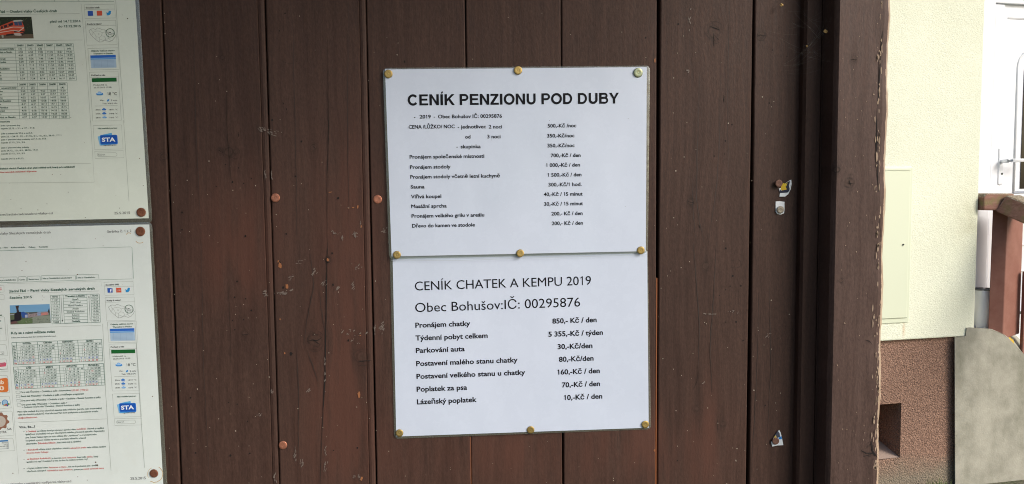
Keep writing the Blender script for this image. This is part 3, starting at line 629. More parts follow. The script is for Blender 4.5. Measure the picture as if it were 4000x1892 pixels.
def sidebar(doc, c, x, y, k, ppos):
    """the narrow column of boxes; x, y, k place its 290-unit wide design; ppos: y of the seven boxes"""
    X = lambda a, b: (x + (a + b * .07) * k, y + (b - a * .022) * k)
    def bx(a0, b0, a1, b1): doc.line('sidebar_frame', c, [X(a0, b0), X(a1, b0), X(a1, b1), X(a0, b1)], 2.0, GY, 1, True)
    def tx(t, a0, a1, b, h, off=.01, col=K): doc.text(c, t, *[X(a0, b)[0], X(a1, b)[0]], X(a0, b)[1], h * k, col, off, 'sidebar_lettering')
    def pl(part, pts, col, l=1): doc.poly(part, c, [X(*q) for q in pts], col, l)
    bx(0, 0, 300, 136); doc.line('sidebar_frame', c, [X(0, 48), X(300, 48)], 1.6, GY)
    tx('Sociální sítě', 15, 150, 36, 15, .02)
    pl('social_icon', [(30, 62), (82, 62), (82, 110), (30, 110)], (.035, .10, .42)); tx('f', 55, 74, 108, 38, .03, (.75, .8, .9))
    pl('social_icon', [(120, 62), (172, 62), (172, 110), (120, 110)], (.62, .10, .055)); tx('g+', 130, 166, 98, 24, .02, (.85, .8, .8))
    bird = [(212, 78), (224, 84), (234, 84), (236, 72), (246, 64), (256, 66), (266, 68), (260, 76), (258, 92), (246, 106), (228, 110), (210, 106), (222, 100), (214, 92), (218, 90)]
    pl('social_icon', bird, (.02, .26, .62))
    bx(0, 160, 300, 400); doc.line('sidebar_frame', c, [X(0, 208), X(300, 208)], 1.6, GY); tx('Kudy k nám?', 15, 158, 198, 15, .02)
    m_ = [X(28 + a * 1.42, 240 + b * 1.5) for a, b in CZ]; doc.line('map_outline', c, m_, 2.4, (.16, .18, .18), 1.2)
    for pts in ([(28 + 14 * 1.4, 243), (70, 275), (60, 300), (40, 297)], [(70, 275), (98, 262), (130, 262), (160, 280), (150, 310), (128, 325), (96, 318), (86, 295), (70, 275)], [(118, 288), (128, 286), (130, 296), (120, 298), (118, 288)],
                [(96, 318), (92, 350)], [(128, 325), (124, 370)], [(150, 310), (180, 316), (190, 345), (172, 362), (150, 350), (128, 340)], [(160, 280), (196, 270), (200, 258)], [(196, 270), (222, 300), (250, 306), (280, 300)], [(190, 345), (222, 340), (240, 360)], [(222, 300), (222, 340)]):
        doc.line('map_outline', c, [X(*q) for q in pts], 1.7, (.2, .22, .22), 1.2)
    cx, cy = 238, 283; doc.line('map_ring', c, [X(cx + 42 * math.cos(t * .2618), cy + 42 * math.sin(t * .2618)) for t in range(24)], 5, (.01, .09, .04), 1.5, True)
    pl('map_ring', [(230, 276), (244, 276), (240, 286), (233, 285)], (.02, .02, .02), 1.5); doc.line('map_ring', c, [X(212, 272), X(224, 294), X(246, 300), X(268, 290)], 2.2, (.1, .12, .12), 1.4)
    a = ppos[0]; bx(6, a, 304, a + 214); tx('Odjezdy vlaků ze stanice', 36, 270, a + 32, 14, .02, G); tx('Třemešná ve Slezsku', 56, 252, a + 60, 14, .02, G)
    pl('departure_screen', [(26, a + 70), (278, a + 70), (278, a + 196), (26, a + 196)], (.36, .50, .66)); pl('departure_screen', [(26, a + 70), (278, a + 70), (278, a + 96), (26, a + 96)], (.03, .14, .55), 2)
    pl('departure_screen', [(26, a + 100), (278, a + 100), (278, a + 112), (26, a + 112)], (.12, .32, .66), 2)
    for j in range(6): doc.line('departure_screen', c, [X(44, a + 124 + j * 12), X(258, a + 124 + j * 12)], 2.0, (.24, .34, .48), 2)
    for q_ in (60, 130, 190): doc.line('departure_screen', c, [X(q_, a + 116), X(q_, a + 190)], 1.4, (.24, .34, .48), 2)
    a = ppos[1]; bx(6, a, 290, a + 484); doc.line('sidebar_frame', c, [X(6, a + 52), X(290, a + 52)], 1.6, GY); tx('Počasí u nás', 22, 160, a + 38, 15, .02)
    pl('weather_banner', [(24, a + 60), (270, a + 60), (270, a + 98), (24, a + 98)], (.012, .115, .03)); tx('Osoblaha', 88, 208, a + 88, 16, .03, (.62, .70, .62))
    tx('Předpověď na', 36, 172, a + 134, 13, .005, (.05, .06, .06)); tx('25.05.2015 17:00', 38, 214, a + 160, 13, .005, (.05, .06, .06))
    def cloud(cx, cy, s_, col, col2):
        pts = [(cx - 34 * s_, cy + 8 * s_), (cx - 36 * s_, cy - 4 * s_), (cx - 22 * s_, cy - 10 * s_), (cx - 12 * s_, cy - 22 * s_), (cx + 6 * s_, cy - 22 * s_), (cx + 16 * s_, cy - 12 * s_), (cx + 32 * s_, cy - 6 * s_), (cx + 34 * s_, cy + 8 * s_), (cx + 14 * s_, cy + 15 * s_), (cx - 20 * s_, cy + 15 * s_)]
        pl('weather_icon', pts, col); pl('weather_icon', [(q[0] * .8 + cx * .2 - 2, q[1] * .6 + cy * .4 - 5 * s_) for q in pts], col2, 2)
    cloud(94, a + 216, 1, (.03, .22, .62), (.30, .52, .80)); tx('18 °C', 170, 264, a + 232, 28, .004, (.03, .04, .04))
    tx('Vítr:', 90, 134, a + 288, 14, .01, (.05, .06, .06)); pl('weather_icon', [(160, a + 290), (166, a + 276), (186, a + 268), (182, a + 284), (170, a + 296)], (.03, .24, .62)); tx('2 m/s', 200, 262, a + 290, 14, .01, (.05, .06, .06))
    tx('Tlak: 978.3 hPa', 112, 262, a + 320, 13, .005, (.05, .06, .06)); doc.line('sidebar_frame', c, [X(38, a + 336), X(262, a + 336)], 2, GY)
    for j, (d_, tt) in enumerate((('Zítra', '14/11 °C'), ('27.05.', '14/8 °C'), ('28.05.', '16/5 °C'))):
        b = a + 376 + j * 39; tx(d_, 40, 90, b + 4, 13, .01, (.05, .06, .06)); cloud(126, b - 4, .6, (.02, .13, .50) if j < 2 else (.05, .30, .66), (.05, .22, .62) if j < 2 else (.3, .5, .78)); tx(tt, 174, 262, b + 6, 13, .01, (.05, .06, .06))
        if j < 2: tx('...', 112, 142, b + 14, 10, .02, (.02, .13, .50))
    a = ppos[2]; bx(6, a, 288, a + 238); tx('Náš mediální partner', 52, 246, a + 36, 14, .02, G)
    pl('partner_badge', [(60, a + 118), (96, a + 92), (186, a + 76), (196, a + 190), (66, a + 200)], (.10, .36, .68), 1); pl('partner_badge', [(44, a + 110), (70, a + 104), (80, a + 180), (60, a + 200)], (.2, .46, .74), 1.5)
    def rr(x0, y0, x1, y1, r_):
        o = []
        for (qx, qy, a0) in ((x1 - r_, y0 + r_, -90), (x1 - r_, y1 - r_, 0), (x0 + r_, y1 - r_, 90), (x0 + r_, y0 + r_, 180)):
            for t in range(5): o.append((qx + r_ * math.cos(R(a0 + t * 22.5)), qy + r_ * math.sin(R(a0 + t * 22.5))))
        return o
    pl('partner_badge', rr(66, a + 96, 240, a + 190, 14), (.03, .18, .60), 2); pl('partner_badge', rr(73, a + 101, 233, a + 182, 10), (.012, .085, .42), 3)
    doc.text(c, 'STA', X(84, a + 162)[0], X(218, a + 162)[0], X(84, a + 162)[1], 40 * k, (.72, .78, .84), .035, 'partner_badge', 4.2)
    tx('regionální zprávy', 96, 226, a + 202, 11, .02, (.05, .06, .10))
    a = ppos[3]; bx(6, a, 290, a + 70); doc.line('sidebar_frame', c, [X(*q) for q in rr(28, a + 18, 224, a + 54, 17)], 2.2, GY, 1.2, True); tx('Search', 38, 104, a + 42, 14, .005, (.12, .14, .14))

# upper printout
T = LU.text
T('A', 'řád – Osobní vlaky Českých drah', 0, 567, 130, 25, G, .018); LU.line('rule_line', 'A', [(0, 148), (790, 136)], 1.8, GY); LU.line('rule_line', 'A', [(0, 408), (818, 398)], 2, GY)
T('A', 'platí od 14.12.2014', 497, 800, 226, 22, G, .018); T('A', 'do 13.12.2015', 580, 803, 274, 22, G, .018)
LU.line('rule_line', 'A', [(0, 22), (1132, 18)], 2.6, GL); LU.line('rule_line', 'A', [(540, 0), (546, 18)], 2, GL); LU.line('rule_line', 'A', [(780, 0), (786, 18)], 2, GL); LU.line('rule_line', 'A', [(60, 0), (62, 16)], 2, GL)
T('A', 'vice o lokomotivách', 200, 360, 4, 12, G, .015); T('A', 'vše o úzkokolejce', 400, 530, 2, 12, G, .015)
LU.line('page_frame', 'A', [(806, 40), (858, 640), (900, 1218)], 1.6, GY); LU.line('page_frame', 'B', [(900, 130), (938, 742), (0, 750)], 2, GY)
LU.line('page_frame', 'A', [(1148, 0), (1180, 500), (1234, 1218)], 2.2, GY); LU.line('page_frame', 'B', [(1228, 130), (1282, 932)], 2.2, GY)
q = LU.grid('table_grid', 'A', [(-220, 440), (727, 433), (760, 797), (-200, 800)], [0, .39, .498, .60, .70, .80, .90, 1.0], [i / 11 for i in range(12)], 2.3, (.10, .21, .18))
h1 = ['20601', '20603', '20605', '20607', '20609', '20611']; h2 = ['(1)', '(1)', '(2)', '', '', '(4)']
rows = [['4:52', '6:50', '7:30', '11:30', '15:27', '19:30'], ['4:59', '6:59', '7:39', '11:39', '15:36', '19:39'], ['5:06', '7:06', '7:46', '11:46', '15:43', '19:46'], ['5:09', '7:09', '7:49', '11:49', '15:46', '19:49'], ['5:13', '7:13', '7:53', '11:53', '15:50', '19:53'],
        ['5:16', '7:16', '7:56', '11:56', '15:53', '19:56'], ['5:22', '7:22', '8:02', '12:02', '15:59', '20:02'], ['5:27', '7:27', '8:07', '12:07', '16:04', '20:07'], ['5:34', '7:34', '8:14', '12:14', '16:11', '20:14']]
cu = [.39, .498, .60, .70, .80, .90, 1.0]
for j, row in enumerate([h1, h2] + rows):
    for i, s_ in enumerate(row):
        if not s_: continue
        cx, cy = q((cu[i] + cu[i + 1]) / 2, (j + .74) / 11); wd2 = len(s_) * (13 if j == 0 else 11.5)
        T('A', s_, cx - wd2 / 2, cx + wd2 / 2, cy, 17, G, .028 if j == 0 else .010, 'table_lettering')
for j, s_ in enumerate(['', 'omezení jízdy', 'ešná ve Slezsku', '', 'hrad', 'Povelice', '', 'Rudoltice', 'na', 'tov', 'oblaha']):
    if s_: cx, cy = q(.235, (j + .74) / 11); T('A', s_, 0, {1: 146, 2: 124, 4: 56, 5: 64, 7: 98, 8: 14, 9: 18, 10: 24}.get(j, 60), cy, 16, G, .02, 'table_lettering')
q = LU.grid('table_grid', 'A', [(-220, 828), (666, 821), (690, 1178), (-200, 1184)], [0, .447, .556, .668, .779, .888, 1.0], [i / 11 for i in range(12)], 2.3, (.10, .21, .18))
h1 = ['20600', '20602', '20606', '20608', '20610']; h2 = ['(1)', '(3)', '', '', '(4)']
rows = [['3:50', '5:50', '9:50', '13:50', '17:50'], ['3:57', '5:57', '9:57', '13:57', '17:57'], ['4:02', '6:02', '10:02', '14:02', '18:02'], ['4:08', '6:08', '10:08', '14:08', '18:08'], ['4:11', '6:11', '10:11', '14:11', '18:11'], ['4:15', '6:15', '10:15', '14:15', '18:15'],
        ['4:18', '6:18', '10:18', '14:18', '18:18'], ['4:28', '6:28', '10:28', '14:28', '18:28'], ['4:37', '6:37', '10:37', '14:37', '18:37']]
cu = [.447, .556, .668, .779, .888, 1.0]
for j, row in enumerate([h1, h2] + rows):
    for i, s_ in enumerate(row):
        if not s_: continue
        cx, cy = q((cu[i] + cu[i + 1]) / 2, (j + .74) / 11); wd2 = len(s_) * (13 if j == 0 else 11.5)
        T('A', s_, cx - wd2 / 2, cx + wd2 / 2, cy, 17, G, .028 if j == 0 else .010, 'table_lettering')
for j, (s_, x1_) in enumerate([('', 0), ('omezení jízdy', 168), ('aha', 30), ('ov', 26), ('rno', 30), ('ské Rudoltice', 112), ('n', 12), ('Povelice', 84), ('hrad', 48), ('ň', 8), ('ešná ve Slezsku', 156)]):
    if s_: cx, cy = q(.235, (j + .74) / 11); T('A', s_, 16 if j == 1 else 0, x1_, cy, 16, G, .02, 'table_lettering')
T('A', 'omezení jízdy', 0, 102, 1216, 15, G, .03)
for (t, x0, x1, y, h, col, off) in [('jede v pracovní dny', 10, 204, 188, 13, G, .015), ('nejede 22.12. – 2.1. a 1.7. – 31.8.', 12, 348, 218, 14, G, .015), ('jede v sobotu do 27.6. a od 5.9.', 12, 326, 268, 14, G, .015), ('jede 22. – 24.12., 29. – 31.12., 2.1., 1.5., 8.5., 28.10., 17.11', 14, 610, 298, 14, G, .015),
                                    ('jede v pracovní dny a soboty od 1.7. do 31.8.', 14, 462, 328, 14, G, .015), ('nejede 27.12., 2.5., 9.5.', 14, 254, 358, 14, G, .015), ('jede v pracovní dny, soboty', 16, 290, 408, 14, G, .015), ('jede 24.12., 1.5., 8.5., 28.10., 17.11', 16, 377, 438, 14, G, .015),
                                    ('nejede 27.12., 2.5., 9.5.', 16, 254, 468, 14, G, .015), ('nejede 24.12. a 31.12.', 16, 242, 518, 14, G, .015), ('drahách vlacích Českých drah platí odlišný tarif, který je k nahlédnutí', 0, 747, 616, 16, G, .03), ('internetových stránkách dopravce.', 0, 370, 650, 14, RD, .03),
                                    ('om/jizdni-rad/osobni-vlaky-cd', 0, 527, 1074, 21, (.05, .05, .06), .0), ('25.5.2015', 1136, 1293, 1060, 23, (.05, .05, .06), .0)]:
    T('B', t, x0, x1, y, h, col, off, 'red_lettering' if col is RD else 'lettering')
LU.line('rule_line', 'B', [(0, 562), (902, 557)], 2, GY)
def pic(doc, c, quads, name='train_picture'):
    for (pts, col, l) in quads: doc.poly(name, c, pts, col, l, .3)
tr = [([(-160, 172), (314, 169), (336, 383), (-150, 388)], (.030, .038, .026), 1), ([(-155, 352), (332, 340), (336, 383), (-150, 388)], (.13, .10, .07), 1.6), ([(-150, 220), (10, 205), (10, 240), (-150, 250)], (.05, .07, .04), 1.4),
      ([(-150, 278), (0, 262), (130, 208), (215, 206), (240, 262), (246, 318), (210, 334), (120, 338), (60, 350), (-150, 356)], (.55, .085, .045), 2), ([(10, 268), (130, 224), (134, 252), (14, 292)], (.05, .03, .035), 3), ([(30, 262), (34, 282), (46, 279), (42, 258)], (.50, .09, .05), 3.6),
      ([(72, 246), (76, 268), (90, 264), (86, 241)], (.50, .09, .05), 3.6), ([(140, 218), (216, 214), (226, 256), (150, 256)], (.045, .085, .17), 3), ([(178, 216), (182, 216), (188, 256), (184, 256)], (.5, .12, .08), 3.6), ([(128, 210), (150, 202), (212, 200), (240, 212), (212, 214), (140, 220)], (.42, .44, .42), 3.3),
      ([(0, 300), (130, 268), (240, 270), (242, 276), (132, 275), (0, 309)], (.62, .50, .44), 3), ([(0, 322), (140, 300), (190, 308), (240, 272), (244, 280), (192, 318), (138, 307), (0, 330)], (.62, .50, .44), 3.3), ([(140, 332), (200, 330), (222, 352), (200, 358), (150, 354)], (.50, .45, .43), 3.6),
      ([(140, 312), (244, 308), (246, 318), (142, 324)], (.07, .03, .03), 3.2), ([(210, 340), (240, 318), (246, 345), (215, 356)], (.06, .04, .04), 3.3), ([(60, 345), (130, 335), (134, 352), (66, 358)], (.035, .03, .03), 3.3), ([(18, 350), (38, 348), (40, 376), (24, 378)], (.34, .36, .33), 3.5)]
pic(LU, 'A', tr)
# dim foliage behind the locomotive, as printed
for _ in range(60):
    x = rnd.uniform(-60, 305); y = rnd.uniform(176, 250) if x < 180 else rnd.uniform(176, 300)
    if x < 232 and y > 205 - (0 if x > 120 else (x - 120) * .4) - 10: continue
    LU.poly('train_picture', 'A', [(x, y), (x + rnd.uniform(4, 11), y + rnd.uniform(-3, 3)), (x + rnd.uniform(4, 9), y + rnd.uniform(5, 10))], (.05 + rnd.random() * .05, .07 + rnd.random() * .05, .04), 1.5, .3)
sidebar(LU, 'A', 835, 50, 1.0, [432, 668, 1197, 1452])
for (c, x, y, r_) in [('B', 112, 912, 4), ('B', 213, 1004, 5), ('B', 380, 1016, 6), ('B', 470, 956, 5), ('B', 680, 840, 5), ('B', 606, 665, 4), ('B', 1424, 776, 5), ('B', 1187, 998, 5), ('A', 1265, 186, 7), ('A', 1212, 150, 4), ('B', 850, 1092, 5), ('B', 290, 627, 3), ('B', 391, 1040, 3), ('B', 300, 283, 4)]:
    LU.poly('speck', c, [(x - r_, y), (x, y - r_ * .7), (x + r_, y + 1), (x + 1, y + r_)], (.06, .045, .03), 1.5)

# lower printout
T = LL.text
T('C', 'vlaky Slezských zemských drah', 2, 507, 146, 24, (.09, .09, .09), .0); T('C', 'Stránka č. 1 z 2', 1068, 1306, 126, 24, (.05, .05, .06), .0)
T('C', 'pí – Film', 0, 82, 282, 14, G, .015); T('C', 'Kniha návštěv', 116, 254, 279, 14, G, .015); T('C', 'Odkazy', 288, 358, 276, 14, G, .015); T('C', 'Kontakty', 392, 480, 273, 14, G, .015)
LL.line('page_frame', 'C', [(0, 304), (1300, 266), (1310, 270), (1312, 280), (1326, 580)], 2.6, (.10, .22, .18)); LL.line('page_frame', 'C', [(0, 620), (1310, 583)], 2.4, GL)
for (x0, x1, yt) in ((-30, 176, 566), (186, 266, 561), (277, 403, 556), (413, 752, 548), (762, 982, 540)):
    LL.line('tab_outline', 'C', [(x0 + 2, yt + 46), (x0, yt + 8), (x0 + 6, yt + 1), (x1 - 6, yt - 3), (x1, yt + 4), (x1 + 3, yt + 42)], 2.2, GL)
for (t, x0, x1, y) in (('e pro návštěvníky', 6, 164, 603), ('Ceník', 200, 254, 598), ('Rezervace', 292, 390, 594), ('Vše o Osoblažské úzkokolejce', 428, 718, 586), ('Vše o Osoblažsku', 777, 948, 578)): T('C', t, x0, x1, y, 14, G, .015)
T('C', 'Jízdní řád – Parní vlaky Slezských zemských drah', 97, 945, 716, 24, G, .025); LL.line('rule_line', 'C', [(100, 729), (985, 702)], 1.8, GY); T('C', 'Sezóna 2015', 103, 324, 780, 23, G, .018)
T('C', 'Kdy se s námi můžete svézt', 120, 553, 1130, 23, G, .022); T('C', 'Kliknutím na konkrétní den získáte více informací.', 122, 565, 1170, 13, (.08, .13, .12), .010); LL.line('rule_line', 'C', [(112, 1073), (1003, 1042)], 1.8, GY)
LL.line('page_frame', 'C', [(76, 630), (1004, 604), (1012, 650)], 1.6, (.36, .40, .38)); LL.line('page_frame', 'D', [(60, 10), (100, 560), (146, 1140)], 1.3, (.36, .40, .38)); LL.line('page_frame', 'D', [(776, 10), (800, 560), (838, 1115)], 1.8, GY); LL.line('page_frame', 'D', [(1018, 0), (1052, 560), (1090, 1092)], 2, GY)
q = LL.grid('table_grid', 'C', [(508, 746), (594, 744), (606, 1024), (522, 1028)], [0, 1], [i / 9 for i in range(10)], 2.6, (.08, .20, .16))
q2 = LL.grid('table_grid', 'C', [(632, 742), (866, 736), (876, 1014), (644, 1020)], [0, 1], [i / 9 for i in range(10)], 2.6, (.08, .20, .16))
q3 = LL.grid('table_grid', 'C', [(905, 735), (988, 732), (1000, 1010), (916, 1014)], [0, 1], [i / 9 for i in range(10)], 2.6, (.08, .20, .16))
LL.line('table_grid', 'C', [(508, 746), (988, 732), (1000, 1012), (522, 1028)], 3, (.04, .13, .10), 1, True)
LL.line('table_grid', 'C', [(611, 764), (624, 1000)], 2.6, (.02, .05, .05)); LL.line('table_grid', 'C', [(886, 758), (899, 996)], 2.6, (.02, .05, .05))
LL.poly('table_grid', 'C', [(617, 992), (632, 992), (625, 1008)], (.02, .05, .05)); LL.poly('table_grid', 'C', [(879, 766), (894, 766), (886, 752)], (.02, .05, .05))
sta = ['Třemešná ve Slezsku', 'Liptaň', 'Divčí Hrad', 'Horní Povelice', 'Amalín', 'Slezské Rudoltice', 'Koberno', 'Bohušov', 'Osoblaha']
for j in range(9):
    b = .03 if j in (0, 8) else .008
    for (qq, s_, k_) in ((q, ['10:45', '11:01', '11:11', '11:16', '11:23', '11:35', '11:44', '11:51', '12:03'][j], 11), (q2, sta[j], 10.3), (q3, ['16:42', '16:27', '16:15', '16:10', '16:04', '15:58', '15:30', '15:22', '15:10'][j], 11)):
        cx, cy = qq(.5, (j + .76) / 9); T('C', s_, cx - len(s_) * k_ / 2, cx + len(s_) * k_ / 2, cy, 16, G, b, 'table_lettering')
st = [([(104, 844), (498, 832), (510, 1018), (112, 1034)], (.16, .34, .56), 1), ([(106, 920), (230, 915), (500, 905), (510, 1018), (112, 1034)], (.10, .13, .08), 1.6), ([(160, 850), (196, 846), (190, 880), (200, 918), (176, 920), (170, 880)], (.05, .035, .035), 2),
      ([(150, 930), (176, 910), (214, 908), (222, 990), (168, 1004), (112, 1012), (114, 990), (150, 984)], (.02, .018, .025), 2.4), ([(214, 912), (240, 906), (282, 930), (286, 966), (226, 966)], (.035, .09, .30), 3), ([(282, 918), (470, 905), (490, 912), (494, 936), (300, 966), (282, 966)], (.26, .22, .24), 2.8),
      ([(290, 914), (376, 908), (380, 918), (300, 930)], (.08, .09, .09), 3.4), ([(376, 916), (410, 912), (412, 942), (380, 946)], (.20, .30, .50), 3.4), ([(412, 922), (478, 912), (480, 936), (414, 944)], (.50, .20, .18), 3.6), ([(480, 905), (494, 870), (500, 905), (494, 930)], (.05, .05, .05), 3.2),
      ([(330, 960), (400, 948), (500, 944), (510, 1016), (330, 1022)], (.22, .26, .22), 2.2), ([(190, 1010), (240, 980), (330, 968), (330, 1022), (200, 1028)], (.11, .17, .08), 2.3), ([(112, 1008), (168, 1000), (186, 1020), (114, 1032)], (.13, .07, .07), 2.6), ([(255, 938), (280, 936), (282, 964), (258, 966)], (.35, .38, .50), 3.5), ([(108, 932), (152, 928), (152, 936), (108, 942)], (.30, .32, .36), 2.2)]
pic(LL, 'C', st, 'steam_train_picture')
for _ in range(110):
    x = rnd.uniform(200, 500); y = rnd.uniform(972, 1014); v = rnd.uniform(.06, .34)
    LL.poly('steam_train_picture', 'C', [(x, y), (x + rnd.uniform(4, 14), y + rnd.uniform(-5, 2)), (x + rnd.uniform(3, 9), y + rnd.uniform(2, 6))], (v * .9, v, v * .8), 4, .3)
for _ in range(40):
    x = rnd.uniform(290, 470); y = 945 - (x - 290) * .12 + rnd.uniform(-14, 10); v = rnd.uniform(.05, .5)
    LL.poly('steam_train_picture', 'C', [(x, y), (x + rnd.uniform(3, 9), y - 1), (x + rnd.uniform(3, 7), y + rnd.uniform(3, 8))], (v, v * .8, v * .85), 4, .3)
sidebar(LL, 'C', 1035, 615, .96, [412, 640, 1155, 1410])
def calendar(quad, ncol, heads, days, hb):
    q = LL.grid('calendar_grid', 'D', quad, [0, 1] + hb, [0, 1] + [i / 8 for i in range(1, 8)], 1.5, (.10, .22, .18))
    LL.grid('calendar_grid', 'D', quad, [0, 1, hb[0]] + hb[1:], [0, 1], 2.6, (.06, .17, .13), 1.3)
    (xa, ya), (xb, yb), _, _ = quad
    bounds = hb + [1]
    for i, h in enumerate(heads):
        u0, u1 = bounds[i], bounds[i + 1]; cx, cy = q((u0 + u1) / 2, .8 / 8); w2 = len(h) * 10.5; T('D', h, cx - w2 / 2, cx + w2 / 2, cy, 12, G, .03, 'calendar_lettering')
        first, length = days[i]
        ncw = 6
        for r_ in range(7):
            col = G if r_ < 5 else ((.04, .12, .42) if r_ == 5 else RD)
            for w_ in range(6):
                dn = 1 - first + r_ + w_ * 7
                if dn < 1 or dn > length: continue
                cx, cy = q(u0 + (u1 - u0) * (w_ + .5) / ncw, (r_ + 1.82) / 8); s_ = str(dn); w2 = 7.5 * len(s_)
                cc = RD if (dn * 7 + i * 3 + r_) % 23 == 0 else col
                T('D', s_, cx - w2 / 2, cx + w2 / 2, cy, 11.5, cc, .022, 'calendar_lettering')
        for w_ in range(1, 6):
            u = u0 + (u1 - u0) * w_ / 6; LL.line('calendar_grid', 'D', [q(u, 1 / 8), q(u, 1)], 1.3, (.10, .20, .17), 1)
    for r_, s_ in enumerate(('Po', 'Út', 'St', 'Čt', 'Pá', 'So', 'Ne')):
        cx, cy = q(.023, (r_ + 1.8) / 8); T('D', s_, cx - 9, cx + 9, cy, 12, G if r_ < 5 else ((.04, .12, .42) if r_ == 5 else RD), .03, 'calendar_lettering')
calendar([(95, 150), (768, 126), (778, 288), (110, 318)], 4, ['KVĚTEN', 'ČERVEN', 'ČERVENEC', 'SRPEN'], [(4, 31), (0, 30), (2, 31), (5, 31)], [.05, .285, .51, .735])
calendar([(107, 334), (782, 308), (793, 470), (123, 500)], 4, ['ZÁŘÍ', 'ŘÍJEN', 'LISTOPAD', 'PROSINEC'], [(1, 30), (3, 31), (6, 30), (1, 31)], [.05, .285, .51, .78])
for (x, y) in ((126, 515), (128, 546), (132, 578), (135, 610)):
    LL.line('check_box', 'D', [(x, y), (x + 28, y - 2), (x + 30, y + 17), (x + 2, y + 19)], 1.8, (.15, .2, .2), 1, True)
for (t, x0, x1, y, h, col, off) in [('Parní vlak Třemešná – Osoblaha a zpět s lokomotivou', 162, 538, 529, 12, G, .014), ('U57.001 (1932 JZ)', 543, 668, 516, 12, RD, .014), ('Parní vlak Třemešná – Osoblaha a zpět s rozšířeným programem', 165, 637, 560, 12, G, .02), ('Dva parní vlaky (Třemešná – Osoblaha a zpět + Osoblaha – Slezské Rudoltice a zpět)', 168, 760, 592, 12, G, .014),
                                    ('Dva parní vlaky (Třemešná – Osoblaha a zpět +', 170, 511, 623, 12, G, .014), ('+ Smíšená večerní vlak Třemešná – Slezské Rudoltice a zpět)', 174, 604, 642, 12, G, .014), ('Mimo výše uvedené dny si lze celoročně objednat jízdu zvláštního (parního nebo motorového)', 139, 770, 676, 12, G, .012),
                                    ('vlaku dle vlastních požadavků. Více informací Vám bude poskytnuto na kontaktním e-mailu', 141, 742, 698, 12, G, .012), ('info@osoblazsko.com.', 142, 288, 722, 12, RD, .012), ('Víte, že...?', 148, 271, 794, 17, (.02, .035, .035), .02),
                                    ('v Osoblaze', 202, 278, 824, 12, RD, .02), ('se můžete ihned po výstupu z parního vlaku', 284, 574, 821, 12, G, .012), ('naobědvat?', 580, 652, 807, 12, RD, .012), ('Oborník prospěšná', 660, 784, 804, 12, G, .012), ('společnost Osoblažský cech pro Vás připravila nabídku grilovaných specialit a čepovaného', 198, 792, 846, 12, G, .012),
                                    ('piva. Stánek Vašeho zájmu se navíc můžete díky „vyhlídnout“ na tramvajová nebo', 199, 731, 870, 12, G, .012), ('koupelních a potom můžete vyrazit na procházku městečka a hlavně', 200, 652, 893, 12, G, .012), ('obnoveného', 202, 285, 917, 12, G, .012), ('Židovského hřbitova', 290, 422, 914, 12, RD, .02), (', který také stojí za návštěvu!', 426, 614, 908, 12, G, .012),
                                    ('v Bohušově', 204, 290, 963, 12, RD, .02), ('můžete strávit odpoledne v místním', 296, 528, 959, 12, G, .012), ('rekreačním areálu', 534, 652, 950, 12, RD, .012), ('nebo můžete navštívit', 658, 800, 945, 12, G, .012), ('zříceninu hradu Fulštejn?', 205, 368, 986, 12, RD, .012),
                                    ('ve Slezských Rudolticích', 208, 386, 1032, 12, RD, .02), ('je obnovena', 392, 466, 1026, 12, G, .012), ('nová restaurace', 472, 576, 1023, 12, RD, .012), ('ihned vedle', 582, 652, 1019, 12, G, .012), ('zámku,', 658, 702, 1016, 12, RD, .012), ('který', 708, 742, 1014, 12, G, .012), ('navštěvoval např. František II a víte, že dnes ho můžete navštívit i vy?', 206, 664, 1054, 12, G, .012),
                                    ('v Liptani můžete kolem', 206, 366, 1102, 12, G, .012), ('Restaurace u Adama', 372, 504, 1096, 12, RD, .012), (', kde se dá pochutnat (ale i skvěle)', 508, 742, 1090, 12, G, .012), ('odpočinout, vystoupat k', 207, 352, 1124, 12, G, .012), ('rozhledně na kopci Strážnice', 358, 544, 1119, 12, RD, .012), ('a potom po', 548, 626, 1112, 12, G, .012), ('modré turistické stezce', 630, 786, 1108, 12, RD, .012),
                                    ('25.5.2015', 983, 1100, 1184, 19, (.05, .05, .06), .0), ('osoblazsko.com/jizdni-rad/parni-vlaky-szd', 50, 540, 1224, 17, (.05, .05, .06), .0)]:
    T('D', t, x0, x1, y, h, col, off, 'red_lettering' if col is RD else 'lettering')
LL.line('rule_line', 'D', [(145, 752), (806, 725)], 1.6, GY)
for y in (820, 960, 1028, 1098): LL.poly('lettering', 'D', [(182, y - 1), (186, y - 4), (190, y - 1), (186, y + 3)], G)
# left column of clipped boxes
D_ = 'D'
for (y0, y1, xr_, yr) in ((-40, 140, 54, 134), (168, 252, 66, 248), (276, 372, 68, 366), (400, 530, 78, 524), (556, 652, 92, 640), (668, 856, 112, 846), (872, 968, 118, 962)):
    LL.line('sidebar_frame', D_, [(-30, y0), (xr_ - 22, y0 - 4), (xr_ - 14, y0 + 2), (xr_, yr), (-30, y1)], 2, (.30, .34, .32))
LL.line('sidebar_frame', 'C', [(-30, 648), (30, 646), (46, 652), (48, 712), (-30, 720)], 2, (.30, .34, .32)); LL.poly('sidebar_badge', 'C', [(0, 670), (22, 669), (23, 694), (0, 696)], (.45, .10, .12)); LL.poly('sidebar_badge', 'C', [(0, 677), (22, 676), (22, 686), (0, 688)], (.72, .75, .75), 2)
LL.line('sidebar_frame', 'C', [(-30, 740), (38, 738), (48, 745), (50, 785), (-30, 788)], 2, (.30, .34, .32)); LL.poly('lettering', 'C', [(0, 938), (28, 936), (28, 946), (0, 948)], G); LL.poly('lettering', 'C', [(0, 995), (18, 994), (18, 1003), (0, 1004)], G)
T('C', 'ony', 0, 32, 1076, 13, G, .02)
